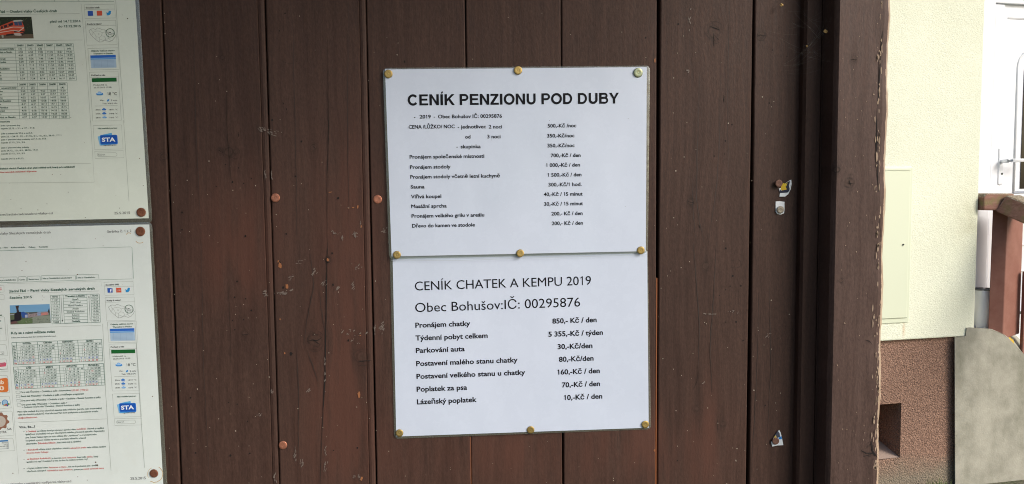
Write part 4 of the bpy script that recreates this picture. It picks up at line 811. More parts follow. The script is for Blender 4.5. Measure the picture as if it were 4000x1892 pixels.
LL.line('sidebar_frame', D_, [(-10, 222), (36, 219), (38, 238), (-10, 241)], 2.4, (.2, .24, .24)); LL.line('sidebar_frame', D_, [(20, 226), (28, 233), (36, 225)], 2.4, (.1, .1, .1))
LL.poly('sidebar_badge', D_, [(0, 304), (44, 298), (54, 306), (50, 328), (0, 334)], (.55, .10, .17)); LL.poly('sidebar_badge', D_, [(0, 308), (40, 303), (40, 312), (0, 317)], (.40, .16, .20), 2); LL.line('sidebar_badge', D_, [(0, 352), (62, 348)], 2.5, (.04, .04, .05), 2)
LL.poly('sidebar_badge', D_, [(-10, 424), (52, 414), (64, 422), (70, 510), (60, 520), (-10, 524)], (.60, .17, .045)); T(D_, 'ub', -10, 38, 462, 30, (.72, .62, .50), .04, 'sidebar_badge', 2.5); T(D_, '0', 2, 40, 508, 32, (.72, .62, .50), .04, 'sidebar_badge', 2.5)
T(D_, 'hry', -26, 14, 618, 30, (.06, .07, .08), .0, 'sidebar_badge')
ring = lambda cx, cy, r_, n=20: [(cx + r_ * math.cos(2 * math.pi * t / n), cy + r_ * math.sin(2 * math.pi * t / n)) for t in range(n)]
LL.poly('sidebar_badge', D_, ring(44, 602, 24), (.06, .22, .46)); LL.poly('sidebar_badge', D_, ring(44, 600, 18), (.30, .48, .66), 2); LL.poly('sidebar_badge', D_, ring(40, 620, 7, 8), (.50, .36, .08), 3); LL.poly('sidebar_badge', D_, ring(54, 616, 8, 8), (.45, .10, .08), 3.5); LL.poly('sidebar_badge', D_, ring(72, 612, 8, 8), (.12, .32, .10), 3); LL.poly('sidebar_badge', D_, ring(64, 622, 7, 8), (.08, .09, .3), 4)
gear = []
for t in range(32):
    r_ = 66 if t % 4 < 2 else 54; gear.append((10 + r_ * math.cos(t * math.pi / 16), 740 + r_ * math.sin(t * math.pi / 16)))
LL.poly('sidebar_badge', D_, gear, (.26, .13, .09)); LL.poly('sidebar_badge', D_, ring(8, 742, 42), (.46, .42, .38), 2); LL.line('sidebar_badge', D_, [(4, 712), (14, 720), (16, 732), (4, 748), (18, 752), (10, 772)], 3, (.5, .48, .46), 3)
T(D_, 'OTRA', 0, 56, 832, 17, (.06, .05, .05), .0, 'sidebar_badge'); T(D_, 'SA', 60, 94, 808, 17, (.06, .05, .05), .0, 'sidebar_badge')
LL.line('sidebar_badge', D_, [(0, 886), (66, 882), (72, 946), (0, 950)], 3, (.2, .25, .3), 1, True); LL.poly('sidebar_badge', D_, [(0, 886), (66, 882), (67, 892), (0, 896)], (.05, .20, .46), 2)
for (t, x0, x1, y) in (('47755', 22, 64, 908), ('3315', 34, 64, 922), ('čtvrtek 18', 0, 66, 935), ('2', 56, 64, 947)): T(D_, t, x0, x1, y, 9, K, .0, 'sidebar_badge')
for (c, x, y, r_) in [('C', 772, 538, 7), ('C', 1026, 254, 4), ('C', 197, 748, 6), ('C', 428, 751, 4), ('C', 442, 763, 4), ('C', 431, 790, 4), ('D', 1150, 555, 5), ('D', 588, 1160, 4), ('D', 659, 1185, 4), ('D', 102, 1132, 5), ('D', 722, 1050, 7), ('D', 733, 1072, 8), ('C', 225, 240, 4)]:
    LL.poly('speck', c, [(x - r_, y), (x, y - r_ * .7), (x + r_, y + 1), (x + 1, y + r_)], (.10, .045, .025), 1.5)
st_c = (.48, .45, .33)
def stain_arc(doc, c, cx, cy, r0, a0, a1, w_):
    doc.line('rust_stain', c, [(cx + (r0 + rnd.uniform(-2, 2)) * math.cos(R(a)), cy + (r0 + rnd.uniform(-2, 2)) * math.sin(R(a))) for a in range(a0, a1, 12)], w_, (.50, .38, .22), .6)
stain_arc(LL, 'D', 1165, 1140, 62, -60, 130, 5); stain_arc(LL, 'D', 1165, 1140, 52, 150, 250, 3); stain_arc(LL, 'C', 1390, 180, 50, 50, 150, 6); stain_arc(LL, 'C', 1280, 150, 24, 190, 330, 6)
for d_ in (up, lo, LU, LL): d_.finish()

# ------------------------------------------------------------------ drawing pins
m_brass = metal('brass', (.50, .36, .13), (.36, .27, .11), .45); m_brassg = metal('tarnished_brass', (.36, .36, .20), (.26, .34, .28), .36)
m_copper = metal('copper', (.52, .22, .14), (.30, .12, .075), .42, .7); m_brown = metal('brown_varnished_pin', (.17, .085, .06), (.11, .055, .04), .5, .3); m_rust = metal('rusty_steel', (.15, .055, .03), (.28, .12, .07), .6, .5); m_grey = metal('grey_tin', (.34, .32, .27), (.24, .21, .17), .5, .8)
def tack(name, c, x, y, d, mat, label, group, cat='drawing pin', rad=.0047, knurl=False, tiltx=0, tiltz=0):
    X, Z = PC(c, x, y, d)
    mb = MB(); prof = [(0, -.00085), (.0006, -.00088), (.0009, -.00072), (.0014, -.00086), (.0030, -.00085), (.0041, -.00082), (.0045, -.0006), (.0047, -.0001), (.0044, .0001)]
    n = 32; vs = []; fs = []; k = rad / .0047
    for j, (r_, y_) in enumerate(prof):
        for i in range(n):
            t = 2 * math.pi * i / n; rr = max(r_, .00001) * k * (1 + (.03 * ((i % 2) * 2 - 1) if knurl and j > 4 else 0)); vs.append((rr * math.cos(t), y_ * k, rr * math.sin(t)))
    for j in range(len(prof) - 1):
        for i in range(n): l = (i + 1) % n; fs.append((j * n + i, j * n + l, (j + 1) * n + l, (j + 1) * n + i))
    mb.add(vs, fs); mb.tube([(0, 0, 0), (0, .009, 0)], [.0006, .0002], None, 6)
    o = mb.build(name, mat, None, smooth=True); o.location = (X, -d - .0002, Z); o.rotation_euler = (tiltx, 0, tiltz); tag(o, label, cat, group); return o
gb = 'brass drawing pins holding the price lists'
for (x, y, d, m_, l, r_) in [(977, 186.5, .0043, m_brass, 'shiny brass drawing pin in the top left corner of the upper price list', .0047), (1303, 177.5, .0043, m_brass, 'shiny brass drawing pin at the middle of the top edge of the upper price list', .0047),
                             (1605, 183.5, .0043, m_brassg, 'larger greenish tarnished pin in the top right corner of the upper price list', .0054), (998.5, 641.5, .0043, m_brass, 'brass pin at the left end of the seam between the two price lists', .0045),
                             (1308.5, 637.5, .0043, m_brass, 'dull brass pin in the middle of the seam between the two price lists', .0045), (1612, 630, .0043, m_brass, 'brass pin at the right end of the seam between the two price lists', .0045),
                             (1005, 1089.5, .0024, m_brass, 'brass pin in the bottom left corner of the lower price list', .0044), (1335, 1081.5, .0024, m_brass, 'brass pin at the middle of the bottom edge of the lower price list', .0044), (1623, 1068, .0024, m_brass, 'brass pin in the bottom right corner of the lower price list', .0045)]:
    tack('drawing_pin', 'W', x, y, d, m_, l, gb, rad=r_, tiltx=rnd.uniform(-.06, .06), tiltz=rnd.uniform(-.06, .06))
gc = 'copper and rusty drawing pins'
for (x, y, d, m_, l, r_) in [(355.5, 534.5, .0026, m_rust, 'rusty brown pin in the bottom right corner of the upper timetable printout', .0050), (353.5, 582.5, .0040, m_rust, 'rusty brown pin in the top right corner of the lower timetable printout', .0052),
                             (387.5, 1191, .0040, m_rust, 'dark rusty pin in a stained ring at the bottom of the lower timetable printout', .0048), (693, 498, .0002, m_copper, 'copper pin beside a plank joint, left of the one nearest the upper price list', .0050),
                             (950, 502, .0002, m_copper, 'copper coloured pin just left of the upper price list', .0050), (712, 1120, .0002, m_copper, 'copper coloured pin low on the bare planks left of the lower price list', .0048)]:
    tack('drawing_pin', 'W', x, y, d, m_, l, gc, rad=r_, tiltx=rnd.uniform(-.05, .05), tiltz=rnd.uniform(-.05, .05))

# ------------------------------------------------------------------ torn paper scraps at the right
def scrap(pts, label, prints, curl=.003):
    root = empty('paper_scrap'); tag(root, label, 'paper scrap', 'torn scraps of paper left on the right plank')
    def P3(c, x, y, l):
        X, Z = PC(c, x, y, .002); xs = [PC(c, *q, .002)[0] for q in pts[1]]; t = (X - min(xs)) / (max(xs) - min(xs)); return (X, -(.0012 + curl * t * t + l * .00008), Z)
    mb = MB(); n = len(pts[1]); cx = sum(q[0] for q in pts[1]) / n; cy = sum(q[1] for q in pts[1]) / n
    mb.add([P3(pts[0], cx, cy, 0)] + [P3(pts[0], x, y, 0) for x, y in pts[1]], [(0, 1 + i, 1 + (i + 1) % n) for i in range(n)]); mb.build('paper', plain('scrap_paper', (.72, .76, .80), .6), root)
    mb = MB()
    for (pp, col, l) in prints: mb.add([P3(pts[0], x, y, l) for x, y in pp], [tuple(range(len(pp)))], ink(col))
    if mb.v: mb.build('print', None, root)
scrap(('G3', [(700, 950), (722, 940), (735, 918), (745, 912), (757, 905), (759, 925), (754, 955), (744, 978), (730, 990), (703, 990), (706, 968)]), 'curled torn scrap of a black and yellow sticker under a brown pin',
      [([(722, 940), (738, 916), (752, 912), (755, 930), (748, 962), (740, 970), (706, 972), (704, 950)], (.03, .035, .06), 1), ([(712, 930), (732, 922), (742, 936), (740, 955), (722, 962), (708, 955)], (.62, .42, .04), 2), ([(718, 938), (730, 936), (733, 948), (722, 954), (716, 948)], (.42, .13, .05), 3),
       ([(719, 922), (723, 921), (726, 931), (729, 924), (732, 924), (734, 930), (738, 919), (741, 920), (735, 938), (732, 937), (730, 931), (727, 939), (724, 938)], (.68, .52, .05), 3.5)])
scrap(('G3', [(684, 1015), (703, 1013), (728, 1016), (728, 1048), (726, 1074), (710, 1080), (692, 1078), (684, 1066)]), 'small white square paper scrap under a grey knurled pin', [], .0004)
scrap(('G4', [(700, 945), (707, 958), (713, 985), (719, 1020), (692, 1024), (667, 1030), (661, 1010), (672, 988), (686, 970), (694, 954)]), 'triangular torn scrap with a blue corner under a pin, low on the right plank',
      [([(696, 985), (710, 975), (713, 990), (700, 993)], (.03, .22, .60), 2), ([(678, 975), (694, 950), (702, 962), (704, 980), (690, 986)], (.06, .07, .10), 1.2), ([(674, 986), (684, 972), (688, 984)], (.55, .42, .12), 2)], .002)
tack('drawing_pin', 'G3', 698, 924, .0034, m_brown, 'brown pin over the curled black and yellow sticker scrap', gc, rad=.0044)
tack('drawing_pin', 'G3', 706, 1056, .0022, m_grey, 'grey knurled pin on the small white paper square', gc, rad=.0043, knurl=True)
tack('drawing_pin', 'G4', 682, 1001, .0024, m_brown, 'brown pin on the triangular paper scrap', gc, rad=.0043)

# ------------------------------------------------------------------ cobweb in the corner beside the post
m_web = NG('cobweb_silk'); m_web = m_web.done((.30, .29, .28, 1), .6, None, Alpha=.55)
cw = empty('cobweb'); tag(cw, 'thin grey cobweb strung across the dark top corner beside the post', 'cobweb')
mb = MB()
for _ in range(34):
    a = rnd.choice([(720, 0), (790, 20), (700, 60), (780, 260), (850, 200), (705, 345), (820, 60), (650, 130)]); b = rnd.choice([(1000, 235), (1002, 170), (998, 60), (940, 158), (1000, 300), (975, 15), (990, 110)])
    a = (a[0] + rnd.uniform(-40, 40), a[1] + rnd.uniform(-15, 40)); b = (b[0] + rnd.uniform(-30, 0), b[1] + rnd.uniform(-30, 30))
    pa = PC('G3', *a, .006); pb = PC('G3', *b, .030); pts = []; t0 = rnd.uniform(0, .35); t1 = rnd.uniform(.5, 1)
    for k in range(6):
        t = t0 + (t1 - t0) * k / 5; pts.append((pa[0] * (1 - t) + pb[0] * t, -(.006 + .026 * t), pa[1] * (1 - t) + pb[1] * t - .006 * math.sin(math.pi * t)))
    mb.tube(pts, rnd.uniform(.00003, .00007), None, 4)
mb.build('strand', m_web, cw, kind='stuff')
m_leaf = plain('dry_yellow_leaf', (.55, .36, .14), .7)
def frag(c, x, y, r_, d, label):
    X, Z = PC(c, x, y, d); mb = MB(); pts = [(math.cos(t * .785) * r_ * rnd.uniform(.6, 1.1), rnd.uniform(-.0012, .0012), math.sin(t * .785) * r_ * rnd.uniform(.6, 1.1)) for t in range(8)]
    mb.add([(0, -.0012, 0), (0, .0006, 0)] + pts, [(0, 2 + i, 2 + (i + 1) % 8) for i in range(8)] + [(1, 2 + (i + 1) % 8, 2 + i) for i in range(8)])
    o = mb.build('leaf_fragment', m_leaf, None); o.location = (X, -d, Z); tag(o, label, 'leaf fragment', 'dry bits caught in the cobweb')
frag('G3', 936, 157, .0026, .026, 'largest yellow dry leaf bit caught in the cobweb near the post'); frag('G3', 712, 24, .0024, .007, 'brownish dry bit at the very top of the plank beside the cobweb'); frag('G3', 840, 234, .0014, .016, 'tiny pale bit hanging in the dark corner below the yellow leaf bit')

# ------------------------------------------------------------------ the house behind
g = NG('cream_stucco'); p = g.pos(obj=True)
lump = g.noise(g.vm('MULTIPLY', p, (1, 1, 2.0)), 105, 5, .7, .5); big = g.noise(p, 45, 3)
cs_ = g.mix(g.step(g.noise(p, 2.3, 3), .35, .7), (.79, .82, .67, 1), (.73, .76, .61, 1))
cs_ = g.mix(g.m('MULTIPLY', g.step(g.noise(p, 200, 2, .6), .66, .74), .30), cs_, (.42, .40, .28, 1))
px, py, pz = g.sep(p); ee, _ = gauss(g, px, pz, *PB('R1', 760, 1100), .10, .16)
cs_ = g.mix(g.m('MULTIPLY', g.m('MULTIPLY', ee, g.noise(p, 18, 4, .6)), .75), cs_, (.42, .40, .24, 1))  # soft greenish shadow near the right edge, painted into the wall colour
ee, _ = gauss(g, px, pz, *PB('R2', 425, 440), .007, .035); cs_ = g.mix(g.m('MULTIPLY', ee, .5), cs_, (.60, .38, .17, 1))
m_stucco = g.done(cs_, .85, g.bump(g.m('ADD', lump, g.m('MULTIPLY', big, .5)), .75, .006))
g = NG('brown_pebbledash'); p = g.pos(obj=True); v = g.n('ShaderNodeTexVoronoi'); g.put(v.inputs['Vector'], p); v.inputs['Scale'].default_value = 120
nz = g.noise(p, 150, 4, .7); hh = g.m('SUBTRACT', nz, g.m('MULTIPLY', v.outputs['Distance'], .5))
c_ = g.ramp(nz, [(.28, (.12, .068, .048)), (.5, (.28, .165, .120)), (.72, (.47, .30, .22))]); px, py, pz = g.sep(p)
zb = PB('R2', 500, 1120)[1]; c_ = g.mix(g.m('MULTIPLY', g.step(g.m('ADD', pz, g.m('MULTIPLY', g.noise(p, 9, 4), .10)), zb + .10, zb - .02), .75), c_, (.24, .22, .165, 1))
m_plinth = g.done(c_, .95, g.bump(hh, 1.0, .010))
g = NG('grey_concrete'); p = g.pos(obj=True); px, py, pz = g.sep(p)
c_ = g.ramp(g.noise(p, 7, 6, .65), [(.3, (.24, .235, .19)), (.55, (.345, .335, .28)), (.8, (.43, .415, .35))])
moss = g.m('MULTIPLY', g.step(g.noise(g.vm('MULTIPLY', p, (1, 1, .35)), 9, 5, .7), .52, .75), .55)
for (cx, cz_) in (PB('R2', 700, 560), PB('R2', 1010, 700)):
    e, _ = gauss(g, px, pz, cx, cz_, .03, .22); moss = g.m('ADD', moss, g.m('MULTIPLY', g.m('MULTIPLY', e, g.noise(p, 30, 4)), 1.1))
c_ = g.mix(g.m('MULTIPLY', moss, .6, clamp=True), c_, (.085, .09, .05, 1))
ly, _ = gauss(g, px, pz, *PB('R2', 985, 492, 0), .035, .02); c_ = g.mix(g.m('GREATER_THAN', g.m('MULTIPLY', ly, g.noise(p, 60, 3)), .24), c_, (.45, .30, .03, 1))
m_conc = g.done(c_, .9, g.bump(g.noise(p, 120, 5, .65), .35, .004))
g = NG('white_door_plastic'); m_white = g.done((.74, .77, .82, 1), .35, g.bump(g.noise(g.pos(), 3, 1), .05, .002))
m_cream = plain('cream_enamel', (.64, .69, .54), .4); m_key = plain('black_keyhole', (.02, .03, .025), .5); m_glass = plain('dark_glass', (.008, .010, .010), .12, Specular_IOR_Level=.25)
g = NG('red_brown_paint'); p = g.pos(obj=True)
c_ = g.mix(g.step(g.noise(p, 14, 5, .65), .35, .7), (.22, .085, .060, 1), (.27, .12, .09, 1)); m_rail = g.done(c_, .55, g.bump(g.noise(p, 160, 3), .2, .002))
g = NG('lichened_rail_wood'); p = g.pos(obj=True); nrm = g.n('ShaderNodeNewGeometry').outputs['Normal']; nx_, ny_, nz_ = g.sep(nrm)
base_ = g.mix(g.step(g.noise(g.vm('MULTIPLY', p, (1, 4, 8)), 14, 4), .35, .7), (.19, .088, .062, 1), (.27, .145, .11, 1))
top_ = g.mix(g.step(g.noise(p, 130, 4, .7), .5, .64), (.17, .13, .085, 1), (.42, .40, .33, 1))
mg = g.mix(g.m('MULTIPLY', g.step(g.noise(p, 16, 4), .5, .65), .7), base_, (.16, .15, .05, 1))
m_cap = g.done(g.mix(g.step(nz_, .3, .6), mg, top_), .85, g.bump(g.noise(p, 120, 4), .5, .003))

house = empty('house', tuple(B0), PHI); tag(house, 'cream rendered house with brown plinth and white door beyond the post', 'house')
ur = PB('R1', 812, 700)[0]; zb1 = PB('R2', 520, 487)[1]; ZT = 3.1
mb = MB()
uw = PB('R2', 738, 480)[0]
mb.extr([(-3.4, zb1), (ur, zb1), (ur, ZT), (-3.4, ZT)], 0, .34); mb.build('rendered_wall', m_stucco, house, bevel=.006)
# wall right of the door and above it
dx0, dx1 = ur, ur + 1.12
mb = MB(); mb.box(dx1, dx1 + 2.2, 0, .34, .5, ZT); mb.build('rendered_wall', m_stucco, house)
mb = MB(); mb.box(dx0 + .001, dx1 - .001, .0, .30, 2.75, ZT); mb.build('lintel', m_stucco, house)
mb = MB(); mb.box(dx1, dx1 + 2.2, .05, .34, GZ, .497); mb.build('plinth', m_plinth, house)
mb = MB(); mb.box(-3.7, dx1 + 2.5, -.45, .6, ZT + .003, ZT + .16); mb.build('roof_eave', m_rail, house)
# plinth with a vent opening
pd = -.022                          # set back behind the render
up_ = lambda x, y: PB('R2', x, y, pd)
v0 = up_(250, 822); v1 = up_(406, 1085); pr = up_(676, 700)[0] + .02
mb = MB()

X_ = [-3.4, v0[0], v1[0], pr]; Z_ = [GZ, v1[1], v0[1], zb1 - .002]; vs = [(x, y, z) for y in (-pd, .26) for z in Z_ for x in X_]; I = lambda i, j, k: k * 16 + j * 4 + i; fs = []
for i in range(3):
    for j in range(3):
        if (i, j) == (1, 1): fs.append((I(1, 1, 1), I(2, 1, 1), I(2, 2, 1), I(1, 2, 1)))
        else: fs.append((I(i, j, 0), I(i + 1, j, 0), I(i + 1, j + 1, 0), I(i, j + 1, 0)))
for a_, b_ in (((1, 1), (2, 1)), ((2, 1), (2, 2)), ((2, 2), (1, 2)), ((1, 2), (1, 1)), ((0, 0), (3, 0)), ((3, 0), (3, 3)), ((3, 3), (0, 3)), ((0, 3), (0, 0))):
    fs.append((I(*a_, 0), I(*b_, 0), I(*b_, 1), I(*a_, 1)))
mb.add(vs, fs); mb.build('plinth', m_plinth, house)
mb = MB(); mb.add([(v0[0] + .001, -pd + .002, v1[1] + .002), (v1[0] - .001, -pd + .002, v1[1] + .002), (v1[0] - .001, .259, v1[1] + .06), (v0[0] + .001, .259, v1[1] + .06)], [(0, 1, 2, 3)]); mb.build('vent_sill', plain('smooth_render_sill', (.36, .27, .22), .9), house)
# meter cupboard
a = PB('R1', 250, 858, .004); b = PB('R2', 434, 385, .004); a_ = PB('R1', 250, 840, .004); b_ = PB('R2', 450, 404, .004)
mb = MB(); mb.extr([(a_[0], b_[1]), (b_[0], b_[1]), (b_[0], a_[1]), (a_[0], a_[1])], -.006, .05); cup = mb.build('meter_cupboard', m_cream, house, bevel=.003)
mb = MB(); mb.extr([(a[0], b[1] + .006), (b[0], b[1] + .006), (b[0], a[1]), (a[0], a[1])], -.0125, -.0062); mb.build('cupboard_door', m_cream, cup, bevel=.002)
mb = MB(); mb.box(a[0], b[0] - .004, -.015, -.0128, a[1] - .001, a[1] + .010); mb.build('cupboard_rim', m_cream, cup, bevel=.001)
mb = MB(); mb.box(b[0] + .0005, b[0] + .0028, -.0078, -.0064, b[1] + .004, a[1]); mb.build('cupboard_gap', m_key, cup)
lx, lz = PB('R2', 422, 13, .013); mb = MB(); mb.tube([(lx, -.0165, lz), (lx, -.012, lz)], .0045, None, 12); mb.build('cupboard_lock', m_key, cup)
# door, recessed
dp = -.16; PD = lambda x, y, d=dp, c='R1': PB(c, x, y, d)
dz0 = PB('R2', 1010, 350, dp)[1]; dtop = PD(900, 18)[1]
door = MB(); door.box(PD(925, 500)[0], dx1 - .09, .172, .215, dz0, dtop); dr = door.build('front_door', m_white, house)
mb = MB(); mb.box(ur + .001, PD(868, 500)[0], .150, .23, dz0, 2.749); fr = mb.build('door_frame', m_white, house, bevel=.008)
mb = MB(); mb.box(PD(868, 500)[0] + .001, PD(922, 500)[0], .160, .235, dz0, dtop - .001); mb.build('frame_member', m_white, fr, bevel=.008)
mb = MB(); mb.box(PD(868, 0)[0] + .001, dx1 - .091, .152, .23, dtop, 2.749); mb.build('frame_member', m_white, fr, bevel=.004)
mb = MB(); mb.box(dx1 - .09, dx1 - .001, .150, .23, dz0, 2.749); mb.build('frame_member', m_white, fr, bevel=.008)
# arched moulding round the window in the door
def ring_pts(x0, x1, z0, z1, r_):
    o = [(x0, z0), (x0, z1 - r_)]
    for t in range(1, 9): o.append((x0 + r_ - r_ * math.cos(R(t * 11.25)), z1 - r_ + r_ * math.sin(R(t * 11.25))))
    o += [(x1 - r_ + r_ * math.sin(R(t * 11.25)), z1 - r_ + r_ * math.cos(R(t * 11.25))) for t in range(0, 9)]
    return o + [(x1, z0)]
wx0 = PD(1003, 500)[0]; wx1 = dx1 - .26; wz0 = PD(1000, 968)[1]; wz1 = PD(1020, 245)[1]
rp = ring_pts(wx0, wx1, wz0, wz1, .10); mb = MB(); mb.tube([(x, .1745, z) for x, z in rp + [rp[0]]], .0085, None, 8); mb.build('window_moulding', m_white, dr, smooth=True)
mb = MB(); ip = ring_pts(wx0 + .040, wx1 - .028, wz0 + .02, wz1 - .03, .09); mb.extr(ip[::-1], .1690, .1705); mb.build('door_glass', m_glass, dr)
x0_, z0_ = PD(958, 88); mb = MB(); mb.box(x0_, dx1 - .2, .1695, .1715, z0_ - .005, z0_ + .002); mb.build('door_groove', plain('grey_groove', (.45, .47, .50), .5), dr)
for yy, cc in ((15, 'R2'), (146, 'R2'), (276, 'R2')):
    z_ = PD(1010, yy, dp, cc)[1]; mb = MB(); mb.box(PD(985, 100, dp, 'R2')[0], dx1 - .12, .1680, .1718, z_ - .004, z_ + .004); mb.build('door_moulding', m_white, dr, bevel=.002)
h0 = PD(902, 745); h1_ = PD(922, 930); mb = MB(); mb.extr([(h0[0], h1_[1]), (h1_[0], h1_[1]), (h1_[0], h0[1]), (h0[0], h0[1])], .155, .1715); mb.build('handle_plate', m_white, dr, bevel=.006)
hx, hz = PD(914, 812); hx2, hz2 = PD(1026, 808); mb = MB(); mb.tube([(hx, .16, hz), (hx, .115, hz), (hx + .012, .105, hz + .002), (hx2, .105, hz2)], [.010, .010, .010, .008], None, 12); mb.build('door_handle', m_white, dr, smooth=True)
kx, kz = PD(915, 875); mb = MB(); mb.tube([(kx, .1535, kz), (kx, .156, kz)], .006, None, 12); mb.build('keyhole', m_key, dr)
mb = MB(); mb.box(dx0 + .001, dx1, .12, .34, dz0 - .16, dz0 - .012); mb.build('door_step', m_white, house)
mb = MB(); mb.box(dx0 + .002, dx1, .15, .20, dz0 - .011, dz0 - .001); mb.build('threshold', m_key, house)

# concrete stair wall
stair = empty('stair_wall', tuple(B0), PHI); tag(stair, 'grey concrete stair side wall with yellow lichen right of the brown plinth', 'stair wall')
q_ = lambda x, y, d=.006: PB('R2', x, y, d)
out = [q_(676, 1500), q_(1400, 1500), q_(1400, 870), q_(1030, 565), q_(1008, 545), q_(960, 492), q_(925, 464), q_(850, 437), q_(760, 430), q_(742, 432), q_(737, 474), q_(682, 480)]
out = [(x, max(z, GZ)) for x, z in out]
mb = MB(); mb.extr(out, -.006, -.002); mb.build('front_face', m_conc, stair)
zt = q_(800, 434)[1]
fp = [q_(x, y, 0) for x, y in ((745, 432), (850, 437), (925, 462), (965, 498), (1008, 545), (1030, 565), (1400, 870))]
bp = [q_(x, y, -.14) for x, y in ((752, 429), (855, 431), (925, 438), (965, 452), (1000, 470), (1040, 515), (1400, 815))]
n = len(fp); vs = [(x, -.0018, z) for x, z in fp] + [(x, .14, z) for x, z in bp] + [(x, .14, GZ) for x, z in bp] + [(x, -.0018, GZ) for x, z in fp]; fs = []
for k in range(3):
    for i_ in range(n - 1): fs.append((k * n + i_, k * n + i_ + 1, (k + 1) * n + i_ + 1, (k + 1) * n + i_))
fs += [(3 * n, 2 * n, n, 0), (n - 1, 2 * n - 1, 3 * n - 1, 4 * n - 1)]
mb = MB(); mb.add(vs, fs); mb.build('coping', m_conc, stair)
mb = MB(); mb.box(q_(740, 0)[0], q_(1400, 870)[0] + .3, .141, .80, zt - .22, zt - .17) ; mb.build('landing', m_conc, stair)
mb = MB()
for k in range(3):
    mb = MB(); mb.box(q_(1000, 0)[0] + .9 + k * .28, q_(1000, 0)[0] + 1.179 + k * .28, .142, 1.0, GZ, max(.12, zt - .35 - k * .17)); mb.build('step', m_conc, stair)

# railing
rail = empty('handrail', tuple(B0), PHI); tag(rail, 'red brown railing with a lichen covered wooden cap on the stair wall', 'railing')
l0 = PB('R1', 868, 1055, 0)[0]; l1 = PB('R1', 945, 1060, 0)[0]; zc = PB('R1', 880, 1058, 0)[1]; zt0 = PB('R1', 860, 980, .03)[1]
ww = l1 - l0
# square post turned so that two faces show
cxp = PB('R2', 925, 200, -.05)[0]
mb = MB(); hw = .150 / 2
bl = PB('R2', 845, 430, -.04)[0]; bm = PB('R2', 922, 460, 0.0)[0]; br = PB('R2', 1003, 470, -.04)[0]
tl = PB('R1', 868, 1060, -.04)[0]; tm = PB('R1', 947, 1060, 0.0)[0]; tr_ = PB('R1', 1022, 1130, -.04)[0]
zt_ = zc + .01; zb_ = zt - .05
vs = [(bl, .035, zb_), (bm, -.002, zb_ - .02), (br, .035, zb_), (bm + .03, .09, zb_), (tl, .035, zt_), (tm, -.002, zt_), (tr_, .035, zt_), (tm + .03, .09, zt_)]
mb.add(vs, [(0, 1, 5, 4), (1, 2, 6, 5), (2, 3, 7, 6), (3, 0, 4, 7), (4, 5, 6, 7), (3, 2, 1, 0)]); mb.build('post', m_rail, rail, bevel=.004)
rx0 = PB('R2', 1022, 300, 0)[0]; mb = MB(); mb.box(rx0 + .012, rx0 + .09, .0, .02, zt - .32, PB('R2', 1020, 150, 0)[1]); mb.build('post', m_rail, rail, bevel=.004)
c0 = PB('R1', 829, 985, .03); c1 = PB('R1', 947, 1062, .03)
mb = MB(); mb.extr([(c0[0], c1[1] + .006), (c1[0] + .04, c1[1]), (c1[0] + .04, c0[1] + .01), (c0[0] + .018, c0[1] + .012), (c0[0], c0[1] - .008)], -.03, .11); mb.build('cap', m_cap, rail, bevel=.008)
A = Vector((c1[0] - .005, -.02, (c0[1] + c1[1]) / 2 + .002)); dirv = Vector((.26, -.75, -.36)).normalized(); B_ = A + dirv * .9
side = Vector((1, 0.35, 0)).normalized() * .065; upv = dirv.cross(side).normalized() * .045
if upv.z < 0: upv = -upv
vs = [A - side - upv, A + side * 1.6 - upv, A + side * 1.6 + upv, A - side * .5 + upv, B_ - side - upv, B_ + side * 1.6 - upv, B_ + side * 1.6 + upv, B_ - side * .5 + upv]
mb = MB(); mb.add(vs, [(0, 1, 2, 3), (7, 6, 5, 4), (0, 4, 5, 1), (1, 5, 6, 2), (2, 6, 7, 3), (3, 7, 4, 0)]); mb.build('sloping_rail', m_cap, rail, bevel=.008)

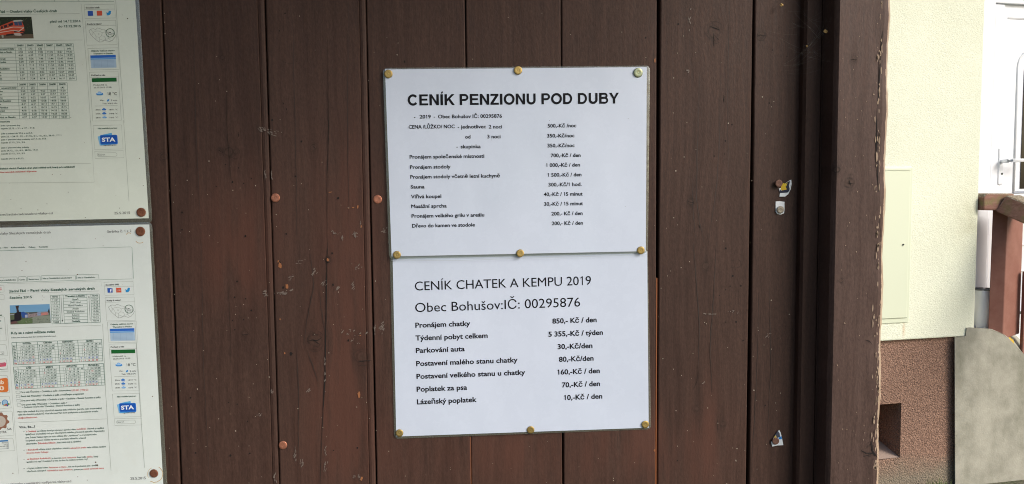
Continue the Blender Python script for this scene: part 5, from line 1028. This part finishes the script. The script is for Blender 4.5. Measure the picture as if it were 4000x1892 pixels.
# rubbish bag hanging in a bin behind the railing
bagr = empty('rubbish_bin', tuple(B0), PHI); tag(bagr, 'small bin lined with a crumpled white bag between the wall and the railing post', 'bin')
bt = PB('R2', 818, 240, -.10); bb = PB('R2', 818, 425, -.10); bxr = PB('R2', 862, 300, -.10)[0]
ccx, ccy = bt[0] + .012, .10; rad = .050; zt2, zb2 = bt[1], bb[1] - .04
mb = MB(); n = 30; rings = [(zt2, 1.02), (zt2 - .004, 1.06), (zt2 - .03, 1.04), (zt2 - .07, 1.03), (zt2 - .11, .98), (zt2 - .16, .9), (zb2 + .03, .75)]; vs = []; fs = []
for j, (z, k) in enumerate(rings):
    for i in range(n):
        t = 2 * math.pi * i / n; rr = rad * k * (1 + .07 * math.sin(5 * t + j * .7) + .06 * math.sin(11 * t + j * 1.9)); vs.append((ccx + rr * math.cos(t), ccy + rr * math.sin(t) * .9, z + .008 * math.sin(3 * t + j) * (j > 3)))
for j in range(len(rings) - 1):
    for i in range(n): l = (i + 1) % n; fs.append((j * n + i, j * n + l, (j + 1) * n + l, (j + 1) * n + i))
mb.add(vs, fs); mb.build('bag', plain('thin_white_bag', (.74, .75, .78), .4), bagr, smooth=True)
mb = MB(); mb.tube([(ccx + rad * 1.05 * math.cos(t * .314), ccy + rad * .96 * math.sin(t * .314), zt2 + .003) for t in range(21)], .0035, None, 6); mb.build('rim', plain('grey_rim', (.14, .14, .14), .5), bagr)
mb = MB(); mb.prism([(ccx + rad * .72 * math.cos(t * .5236), ccy + rad * .66 * math.sin(t * .5236)) for t in range(12)], zt - .168, zb2 + .06); mb.build('bucket', plain('blue_plastic', (.05, .12, .42), .4), bagr)

# grass at the foot of the plinth
mb = MB(); gxx, _ = PB('R2', 580, 1200, .04)
for _ in range(420):
    u = gxx + rnd.gauss(0, .035) if rnd.random() < .6 else rnd.uniform(gxx - .8, gxx + .10); yy = rnd.uniform(.03, .12); hgt = GZ + rnd.uniform(.02, .07) * (1.3 if abs(u - gxx) < .05 else .5); a = rnd.uniform(0, 6.28); l = rnd.uniform(-.02, .02)
    q0 = B0 + BX * u + BN * yy; w_ = .0022
    mb.add([(q0.x - w_ * math.cos(a), q0.y - w_ * math.sin(a), GZ - .002), (q0.x + w_ * math.cos(a), q0.y + w_ * math.sin(a), GZ - .002), (q0.x + l, q0.y + l * .6, hgt)], [(0, 1, 2)])
o = mb.build('grass', plain('grass_blade', (.10, .17, .035), .7)); tag(o, kind='stuff')
